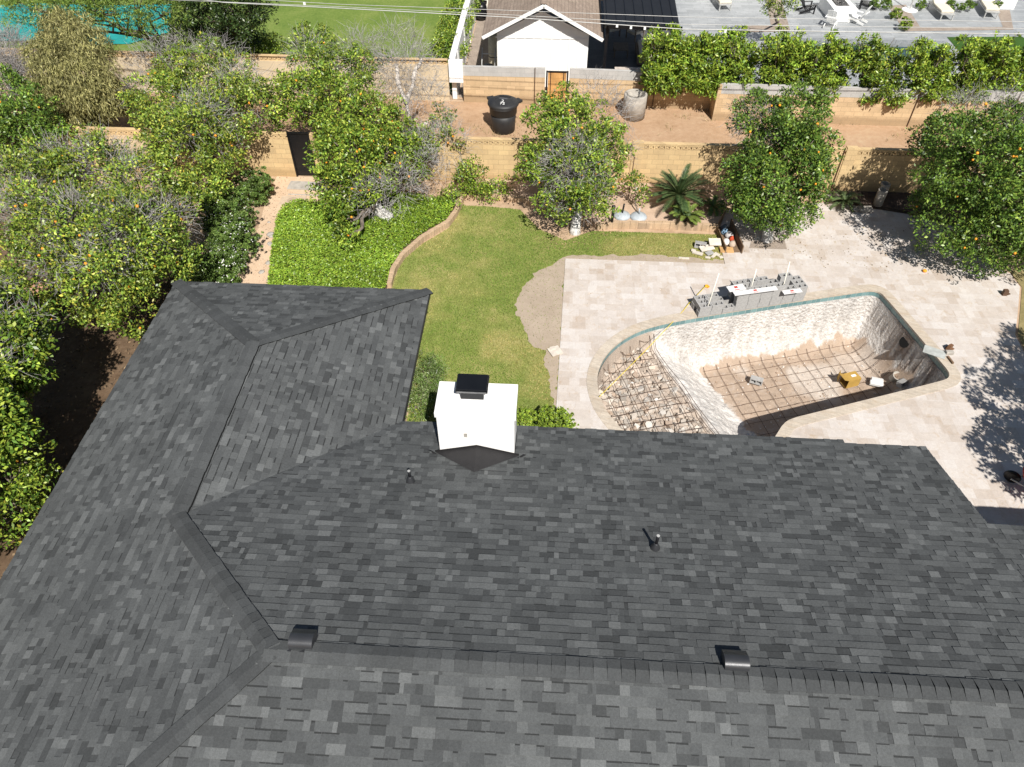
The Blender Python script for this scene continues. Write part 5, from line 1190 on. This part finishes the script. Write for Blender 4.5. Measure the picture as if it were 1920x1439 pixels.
for a_, c_ in (((775,255,1.0), (762,195,2.2)), ((762,195,2.2), (775,150,3.0)), ((762,195,2.2), (748,160,2.9)), ((775,255,1.0), (800,230,1.9)), ((775,255,1.0), (740,262,1.3)), ((775,150,3.0), (790,110,3.6)), ((748,160,2.9), (742,120,3.5))):
    b.tube(wig(P(*a_), P(*c_), 5, .08), [.10, .092, .08, .07, .06], 7)
b.tube([k0, P(775,255,1.0)], [.12, .085], 8); tn_ = [o for o in bpy.data.objects if o.get('label', '').startswith('tall orange tree with bare')][0]; b.build('bare_bough', plain('pale_dead_wood', (.58, .52, .46), .9, 0, .15, 8, .5), tn_)
tree('orange_tree', 'orange tree with whitewashed trunk growing out of the lime ground cover', 'orange tree', P(728, 412, .1),
     [(655,285,2.6,58),(725,280,2.4,56),(770,262,2.3,40),(680,325,2.0,50),(630,330,1.9,38),(765,310,1.7,36),(645,370,1.4,40),(652,420,.9,26),(660,450,.7,16),(690,340,1.8,36)],
     PAL_CIT, nor=30, ntw=700, wash=True, trunk_r=.2, dens=22, group='orange trees', bare=[(700,370,1.4,45),(745,350,1.6,45),(790,320,1.8,45)])
tree('orange_tree', 'orange tree with whitewashed trunk and grey twigs at the top of the lawn', 'orange tree', P(1078, 436, 0),
     [(1022,232,3.0,40),(1060,205,3.2,44),(1080,260,3.0,72),(1125,235,3.0,44),(1008,305,2.3,40),(1082,330,2.1,68),(1130,290,2.4,50),(1050,380,1.6,36),(1115,372,1.7,40),(1150,330,1.6,22),(1140,265,2.6,30)],
     PAL_CIT, nor=32, ntw=1700, wash=True, trunk_r=.17, dens=23, group='orange trees', bare=[(1120,200,3.2,52),(1150,220,3.0,45),(1080,310,2.6,65),(1090,360,1.8,60),(1050,330,2.2,50),(1170,280,2.0,22)])
tree('orange_tree', 'dense round orange tree in a square pit at the edge of the patio', 'orange tree', P(1438, 450, .05),
     [(1425,220,3.4,48),(1495,220,3.4,54),(1460,275,3.1,78),(1418,330,2.4,56),(1505,320,2.5,58),(1425,388,1.6,40),(1492,386,1.6,46),(1458,350,2.2,80),(1390,385,1.3,26),(1530,270,2.8,36)],
     PAL_DARK, nor=30, ntw=500, wash=True, trunk_r=.17, dens=30, group='orange trees', bare=[(1400,215,3.3,35),(1420,240,3.2,45)])
tree('orange_tree', 'huge dense orange tree on the right over the patio corner', 'orange tree', P(1880, 440, .1),
     [(1785,252,3.5,50),(1870,243,3.6,56),(1830,320,3.4,96),(1905,330,3.4,90),(1765,335,2.6,52),(1785,415,1.8,66),(1865,435,1.8,76),(1920,400,2.2,76),(1727,262,2.6,27),(1955,285,3.2,74),(1755,390,1.5,45),(1960,420,2,80)],
     PAL_DARK, nor=44, ntw=900, trunk_r=.2, dens=28, group='orange trees', bare=[(1800,220,3.6,45),(1870,230,3.7,60),(1890,280,3.5,50)])
tree('orange_tree', 'deep green orange tree at the far left edge behind the bare tree', 'orange tree', P(30, 330, 0), [(15,180,3.0,46),(58,225,2.8,56),(20,262,2.3,56),(75,270,2.2,44),(-30,230,2.8,60)], PAL_DARK, nor=9, dens=26, group='orange trees')
tree('orange_tree', 'leaning orange tree with a bare grey trunk at the left edge', 'orange tree', P(62, 790, 0), [(8,615,3.2,46),(38,640,3.3,36),(-30,650,3.5,60),(-20,560,3.0,60),(0,690,3.5,40),(62,600,3.2,28)], PAL_CIT, nor=8, ntw=900, trunk_r=.12, dens=24, group='orange trees')
tree('orange_tree', 'leafy orange tree at the left edge beside the house roof', 'orange tree', P(10, 960, 0), [(15,800,2.5,46),(45,850,2.1,40),(15,900,1.9,55),(62,905,1.4,36),(38,955,1.1,46),(5,990,1.0,38),(-60,860,2.8,80),(-10,770,3.3,55),(35,790,3.0,34)], PAL_CIT, nor=6, dens=24, group='orange trees', trunk_r=.15)
# shading tree south-west of the yard and one south-east of the patio (their shade shows in the photograph)
def tree_xyz(label, base, lobes, palette, dens=14, **kw):
    t = thing('shade_tree', label, 'tree', (0, 0, 0)); b = MB(); base = Vector(base); fk = base+Vector((0, 0, 1.6)); b.tube([base, fk], [.2, .15], 8); b.build('trunk', MBARK, t)
    L_ = [(Vector(p), r) for p, r in lobes]; b = MB()
    for c, r in L_: b.tube(wig(fk, c, 5), [.10, .08, .06, .05, .03], 6)
    b.build('limbs', MBARK, t); foliage('crown', L_, t, palette, dens=dens, L=.14, Wd=.075, **kw); return t
tree_xyz('tree just left of the frame shading the side yard', (-15, 7.5, 0), [((-13.6, 8.2, 3.6), 1.7), ((-15.5, 7, 4.2), 1.8), ((-14.2, 10.2, 3.4), 1.5), ((-13.2, 6.2, 3.2), 1.4), ((-16.5, 10, 3.5), 1.6), ((-13.3, 11.7, 3.1), 1.2), ((-12.9, 9.6, 3.3), 1.2), ((-14.6, 12.6, 3.2), 1.3)], PAL_CIT, dens=42, gaps=.05)
tree_xyz('tree just right of the frame shading the patio', (15.4, 9.6, 0), [((14.0, 11.5, 3.6), 1.15), ((15.3, 11.2, 4.4), 1.4), ((13.5, 10.3, 3.2), .95), ((14.9, 9.6, 3.8), 1.4), ((16.2, 12.8, 4), 1.3), ((13.6, 9.1, 3.9), .8)], PAL_CIT, dens=18, gaps=.2)
# drooping olive coloured tree and the bare tree
tree('weeping_tree', 'olive coloured weeping tree before the sunlit alley wall', 'tree', P(140, 262, 0), [(118,62,4.2,36),(100,112,3.8,38),(158,92,3.9,42),(148,145,3.2,56),(105,190,2.4,42),(180,180,2.5,44),(148,215,1.7,48),(226,190,1.8,20),(78,215,1.8,28)],
     PAL_OLIVE, dens=58, per=10, L=.17, Wd=.03, droop=.9, spread=.16, mat=MLEAF2, rmin=.6)
tree('bare_tree', 'leafless grey tree at the top left corner', 'tree', P(12, 190, 0), [(20,100,3.2,40),(0,140,3.0,50),(45,150,2.6,30)], None, ntw=2600, twlen=.7)
# trees over the turquoise pool
tree('mesquite_tree', 'feathery green tree spreading over the turquoise pool', 'tree', P(330, 78, 0), [(60,8,4.2,40),(140,4,4.4,42),(205,14,4.2,40),(255,45,3.6,26),(310,14,4.4,40),(20,10,4.0,36),(105,26,3.6,26),(250,4,4.6,44),(290,82,2.0,22),(325,95,1.9,24),(345,60,2.4,26),(165,24,3.8,26)],
     ([(.10, .17, .03), (.16, .24, .04), (.23, .29, .05), (.06, .11, .022)], [.35, .3, .2, .15]), dens=48, per=8, L=.12, Wd=.036, mat=MLEAF, core=False, rmin=.35)
tree('evergreen_tree', 'dark round evergreen tree beside the neighbour lawn', 'tree', P(420, 85, 0), [(385,25,3.8,46),(445,22,3.8,48),(410,58,2.8,40),(480,15,3.8,34),(350,30,3.6,36),(455,55,2.6,30)], ([(.035, .065, .018), (.055, .085, .022), (.025, .05, .012), (.09, .13, .03)], [.4, .3, .2, .1]), dens=22, L=.12, trunk_r=.2)
for i, (px, py, r, lab) in enumerate(((466,92,20,'lime green clipped shrub at the left of the row on the alley wall'), (492,89,20,'lime green clipped shrub in the middle of the row on the alley wall'), (520,92,20,'lime green clipped shrub at the right of the row on the alley wall'))):
    tree('lime_shrub', lab, 'shrub', P(px, py+12, 0), [(px, py, 1.55, r), (px+6, py+8, 1.2, r)], PAL_LIME, dens=34, L=.09, Wd=.05, trunk_r=.05, group='lime shrubs')
tree('lime_shrub', 'bright lime shrub against the end of the white wall', 'shrub', P(820, 115, 0), [(820,100,.8,17), (832,85,.9,12)], PAL_LIME, dens=34, L=.09, trunk_r=.05, group='lime shrubs')
# vine strip on the white wall's west face
for k in range(5):
    y = 34.2+k*2.1; L_ = [(Vector((-4.95, y+j*.5, 1.0+.35*(j % 2))), .62) for j in range(4)]; t = thing('wall_vine', ('nearest', 'second', 'third', 'fourth', 'farthest')[k]+' clump of green vine along the white wall and lawn', 'vine', (0, 0, 0), 0, 'vine clumps on the white wall'); foliage('leaves', L_, t, PAL_CIT, dens=24, L=.10)
# citrus hedge behind the alley wall
HED = [(1243,112,1.0),(1312,112,1.15),(1385,112,1.1),(1462,118,1.05),(1545,120,1.1),(1650,128,1.1),(1742,132,.95),(1812,130,1.0),(1888,128,1.1),(1950,128,1.1)]
for i, (px, py, k) in enumerate(HED):
    lab = ('citrus tree at the left end of the hedge beside the shaded deck', 'second citrus tree of the hedge from the deck end', 'citrus tree of the hedge just above the wall jog', 'yellow green citrus tree of the hedge right of the wall jog', 'citrus tree of the hedge in front of the fire pit',
           'dark spreading citrus tree of the hedge hanging over the wall', 'citrus tree of the hedge at the end of the dark pool', 'citrus tree of the hedge before the artificial turf, left one', 'citrus tree of the hedge before the artificial turf, right one', 'citrus tree of the hedge at the right edge of the photo')[i]
    lob = [(px-14*k, py+2, 2.25, 24*k), (px+16*k, py+4, 2.2, 24*k), (px, py+32, 1.65, 26*k), (px-20*k, py+42, 1.4, 19*k), (px+20*k, py+44, 1.4, 19*k)]
    for q in range(5):
        xq = px+random.uniform(-32, 32)*k; hq = random.uniform(.6, 1.1); lob += [(xq, py-18*hq, 2.65, 14), (xq+random.uniform(-3, 3), py-36*hq, 3.0, 10), (xq+random.uniform(-4, 4), py-52*hq, 3.3, 7)]
    tree('citrus_hedge_tree', lab, 'citrus tree', (PY(px, py, YW+1.1).x if px < 1350 else PY(px, py, YJ+1.1).x, (YW if px < 1350 else YJ)+.9, 0), lob, PAL_LIME if i != 5 else PAL_CIT, dens=34, per=9, L=.16, Wd=.062, clump=None, spread=.11, trunk_r=.06, group='citrus hedge')
tree('orange_tree', 'small leafy tree with dark stems on the grey patio', 'tree', P(1458, 45, 0), [(1440,-6,2.4,20),(1470,-2,2.6,22),(1455,15,1.9,18)], PAL_CIT, dens=20, trunk_r=.06)
for i, (px, py, r) in enumerate(((1640,8,9),(1662,8,9),(1728,8,8),(1783,12,10),(1803,12,7),(1818,10,8),(1868,12,8),(1696,45,11),(1680,25,9))):
    tree('round_shrub', ('dark round shrub left of the twin pair by the far patio bed', 'dark round shrub right of the twin pair by the far patio bed', 'dark shrub behind the white umbrella stand', 'dark shrub between the two sun loungers, left one', 'small dark shrub between the two sun loungers', 'dark shrub behind the right sun lounger', 'dark shrub beside the white pillar', 'green shrub in the gravel bed near the grey walk', 'yellowish shrub in the gravel bed left of the umbrella stand')[i], 'shrub', P(px, py+r*.7, 0), [(px, py, .35, r)], PAL_DARK if i < 7 else PAL_CIT, dens=120, L=.075, Wd=.04, clump=.10, rmin=.85, trunk_r=.03, group='small shrubs')
# rounded shrubs along the path
FLW = [(474,350,32,False,'round dark green shrub without flowers nearest the garden gate'), (428,407,45,True,'dark round shrub with scattered white flowers by the path bend'), (436,454,42,True,'dark round shrub thick with white flowers in the middle of the path row'), (413,500,40,True,'dark round shrub with white flowers at the roof edge'), (362,506,28,False,'dark green shrub without flowers at the roof edge'), (405,372,24,False,'dark shrub in the shade of the big orange tree by the path')]
for (px, py, r, fl, lab) in FLW:
    lob = [(px, py, .62, r*.98), (px-r*.12, py+r*.25, .45, r*.8)]
    t = tree('flowering_shrub' if fl else 'round_shrub', lab, 'shrub', P(px, py+r*.5, 0), lob, ([(.095, .165, .035), (.13, .205, .045), (.18, .25, .06), (.06, .11, .025)], [.35, .3, .2, .15]), dens=150, per=9, L=.07, Wd=.036, clump=.10, rmin=.9, keep=.8, trunk_r=.04, group='round shrubs by the path')
    if fl:
        L_ = px_lobes(lob); p, d = shell_points(L_, 34, .98, 1.10); m_ = vnoise(p[:, :2]*1.0+p[:, 2:3], 2.6, 55) > .40; p, d = p[m_], d[m_]; n = len(p)*2; p = np.repeat(p, 2, 0)+rng.normal(0, .05, (n, 3)); d = np.repeat(d, 2, 0)
        o = np_mesh('blossom', leaf_quads(p, unit(d+np.array([0, 0, .4])),   .05, .045), 4, MLEAF2, t, col=pal(n, [(.80, .80, .76)], [1], .05)); o['kind'] = 'stuff'
tree('rosemary_shrub', 'feathery grey green shrub between the roof edge and the chimney', 'shrub', P(795, 735, 0), [(797,690,.8,26),(803,712,.8,28),(797,738,.6,28),(788,760,.45,25),(812,735,.5,18)], ([(.14, .22, .05), (.10, .17, .04), (.19, .25, .09), (.24, .26, .15)], [.35, .3, .2, .15]), dens=60, per=10, L=.10, Wd=.016, spread=.09, trunk_r=.04, up=.9)
tree('low_creeper', 'low patch of leafy creeper in the corner of the roofs', 'creeper', P(778, 782, 0), [(772,776,.12,12),(783,780,.10,10),(790,772,.12,10)], PAL_CIT, dens=40, L=.08, trunk_r=.02)
for (px, py, r, lab) in ((984,792,24,'clipped lime green ball shrub right behind the chimney'), (1037,800,34,'clipped lime green ball shrub at the corner of the patio')):
    tree('ball_shrub', lab, 'shrub', P(px, py+6, 0), [(px, py, .5, r)], PAL_LIME, dens=1000, per=9, L=.042, Wd=.022, clump=.045, rmin=.96, keep=.9, trunk_r=.03, group='clipped ball shrubs', squash=.85)
    t = [o for o in bpy.data.objects if o.get('label') == lab][0]; b = MB(); c = P(px, py-r*.9, .5); b.tube(wig(P(px-r*.7, py, .3), P(px-r*.2, py-r*.95, .55), 6, .1)+wig(P(px-r*.2, py-r*.95, .55), P(px+r*.2, py-r*1.05, .5), 4, .1), .012, 5); b.build('hose', MBLACK, t)
for (px, py, lob, lab) in ((882,352,[(880,320,1.1,17),(877,340,.7,17),(885,352,.5,15)],'upright leafy shrub climbing the garden wall'), (922,362,[(905,358,.35,13),(925,362,.4,15),(945,352,.35,12)],'low bright shrub spilling in the back bed'), (848,376,[(846,370,.35,12),(850,382,.25,9)],'small leafy shrub at the end of the curved edging')):
    tree('leafy_shrub', lab, 'shrub', P(px, py, .17), lob, PAL_CIT, dens=40, L=.085, trunk_r=.03, group='shrubs in the back bed')
tree('young_citrus', 'young citrus tree staked in the palm bed behind the umbrella bases', 'citrus tree', P(1194, 398, .2), [(1192,348,1.1,14),(1199,366,.7,9),(1188,332,1.4,10)], PAL_CIT, nor=3, dens=26, trunk_r=.025)
b = MB(); c = P(1178, 372, .2); b.tube([c, c+Vector((.03, 0, 1.7))], .018, 6); tag(b.build('plant_stake', MRUST), 'thin rusty stake behind the young citrus tree', 'stake')
# palms: pinnate fronds with leaflets
def palm(name, label, base, trunk_h, nf, flen, cols, droop=.5, leafl=.16, tr=.09, cat='palm', wd=.02):
    t = thing(name, label, cat, (0, 0, 0)); base = Vector(base); top = base+Vector((0, 0, trunk_h)); b = MB()
    if trunk_h > .15: b.tube([base-Vector((0, 0, .05)), base.lerp(top, .5), top], [tr*1.2, tr, tr*.9], 10); b.build('trunk', plain('palm_trunk', (.16, .12, .09), .95, 0, .3, 20, 1), t)
    V = []; sh = []; b = MB()
    for i in range(nf):
        az_ = i*2.399+random.uniform(-.2, .2); el0 = R(random.choice((75, 60, 45, 30, 15, 2))+random.uniform(-6, 6)); L = flen*random.uniform(.8, 1.1); p = top.copy(); pts = [p.copy()]; el = el0; nseg = 12
        for k in range(nseg):
            p = p+Vector((math.cos(az_)*math.cos(el), math.sin(az_)*math.cos(el), math.sin(el)))*(L/nseg); el -= droop*1.6/nseg*(1+k*.12); pts.append(p.copy())
        b.tube(pts, [.013*(1-.06*k) for k in range(nseg+1)], 5)
        side = Vector((-math.sin(az_), math.cos(az_), 0))
        for k in range(3, nseg*3):
            f_ = k/(nseg*3); q = pts[int(f_*nseg)].lerp(pts[min(nseg, int(f_*nseg)+1)], f_*nseg-int(f_*nseg)); d = (pts[min(nseg, int(f_*nseg)+1)]-pts[int(f_*nseg)]).normalized(); ll = leafl*math.sin(math.pi*(.12+.85*f_))**.7
            for s in (-1, 1):
                e = q+(side*s*.75+d*.65+Vector((0, 0, .22))).normalized()*ll; n_ = d*wd*.6
                V += [q-n_, q+n_, e+n_*.25, e-n_*.25]; sh.append(random.choice(cols))
    b.build('rachis', MLEAF2 if False else plain('palm_stem', (.12, .15, .05), .7), t)
    sh = np.array(sh)*rng.uniform(.75, 1.25, (len(sh), 1)); np_mesh('frond', np.array([tuple(x) for x in V]), 4, MLEAF, t, col=sh); return t
SAGO = [(.045, .085, .03), (.06, .105, .035), (.08, .12, .05), (.035, .06, .022)]
palm('sago_palm', 'large dark sago palm in the raised bed before the garden wall', P(1268, 392, .2), .6, 52, 1.2, SAGO, .24, .20, .13, wd=.028)
palm('fan_palm', 'small bright green palm at the front of the raised bed', P(1285, 415, .2), .18, 20, .72, [(.15, .21, .04), (.11, .17, .03), (.2, .25, .06)], .42, .16, .06, wd=.026)
palm('fern_palm', 'shaded fern like palm beside the patio orange tree', P(1335, 392, .2), .1, 16, .62, [(.07, .13, .03), (.10, .16, .035)], .8, .13, .04)
palm('fern_palm', 'small grey green palm in the corner at the garden wall right of the patio tree', P(1583, 385, .12), .12, 20, .68, [(.10, .14, .06), (.07, .11, .04)], .6, .14, .05)

# small things on the ground
litter('leaf_litter', [P(1370,470), P(1520,440), P(1700,420), P(1860,515), P(1700,520), P(1500,500)], 260, .046, [(.25, .17, .08), (.16, .11, .05), (.35, .28, .12)], [.4, .3, .3], .03, .07)
litter('leaf_litter', [P(1000,440), P(1170,432), P(1150,470), P(1010,470)], 220, .03, [(.33, .24, .12), (.22, .15, .08)], [.5, .5], .03, .07)
litter('cut_chips', [P(1060,490), P(1358,500), P(1310,590), P(1190,630), P(1045,760)], 120, .046, [(.62, .58, .52), (.40, .33, .26)], [.6, .4], .015, .05)
c = P(582, 350, .01); b = MB(); b.box((0, 0, .025), (1.7, .55, .05)); b.box((.05, -.62, .012), (1.5, .06, .024)); o = b.build('concrete_step', MCONC, None, .01); o.location = (c.x, c.y, .008); o.rotation_euler = (0, 0, -.03); tag(o, 'pale concrete step on the path in front of the black garden gate', 'step')
c = P(549, 377, .01); t = thing('utility_cover', 'square concrete box with a round lid set in the path near the gate', 'utility cover', (c.x, c.y, .008), .05); b = MB(); b.box((0, 0, .012), (.95, .62, .024)); b.build('frame', plain('sandy_concrete', (.52, .41, .30), .9, 0, .08), t, .006); b = MB(); b.lathe([(.2, .02), (.2, .032), (.18, .034), (.02, .034)], n=24); b.build('lid', plain('lid_concrete', (.44, .34, .25), .9), t)
for k in range(16):
    px, py = random.choice(((505, 470), (500, 500), (520, 450), (490, 530), (515, 430), (525, 410))); c = P(px+random.uniform(-14, 14), py+random.uniform(-14, 14), .01); r = random.uniform(.05, .13); b = MB(); b.lathe([(r*.8, 0), (r, r*.25), (r*.75, r*.5), (r*.1, r*.6)], n=9, sx=random.uniform(.8, 1.3)); o = b.build('path_stone', MCONC); o.location = (c.x, c.y, .005); o.rotation_euler = (0, 0, random.uniform(0, 3)); tag(o, 'small rounded grey stone at the edge of the earth path', 'stone', 'stones along the path')
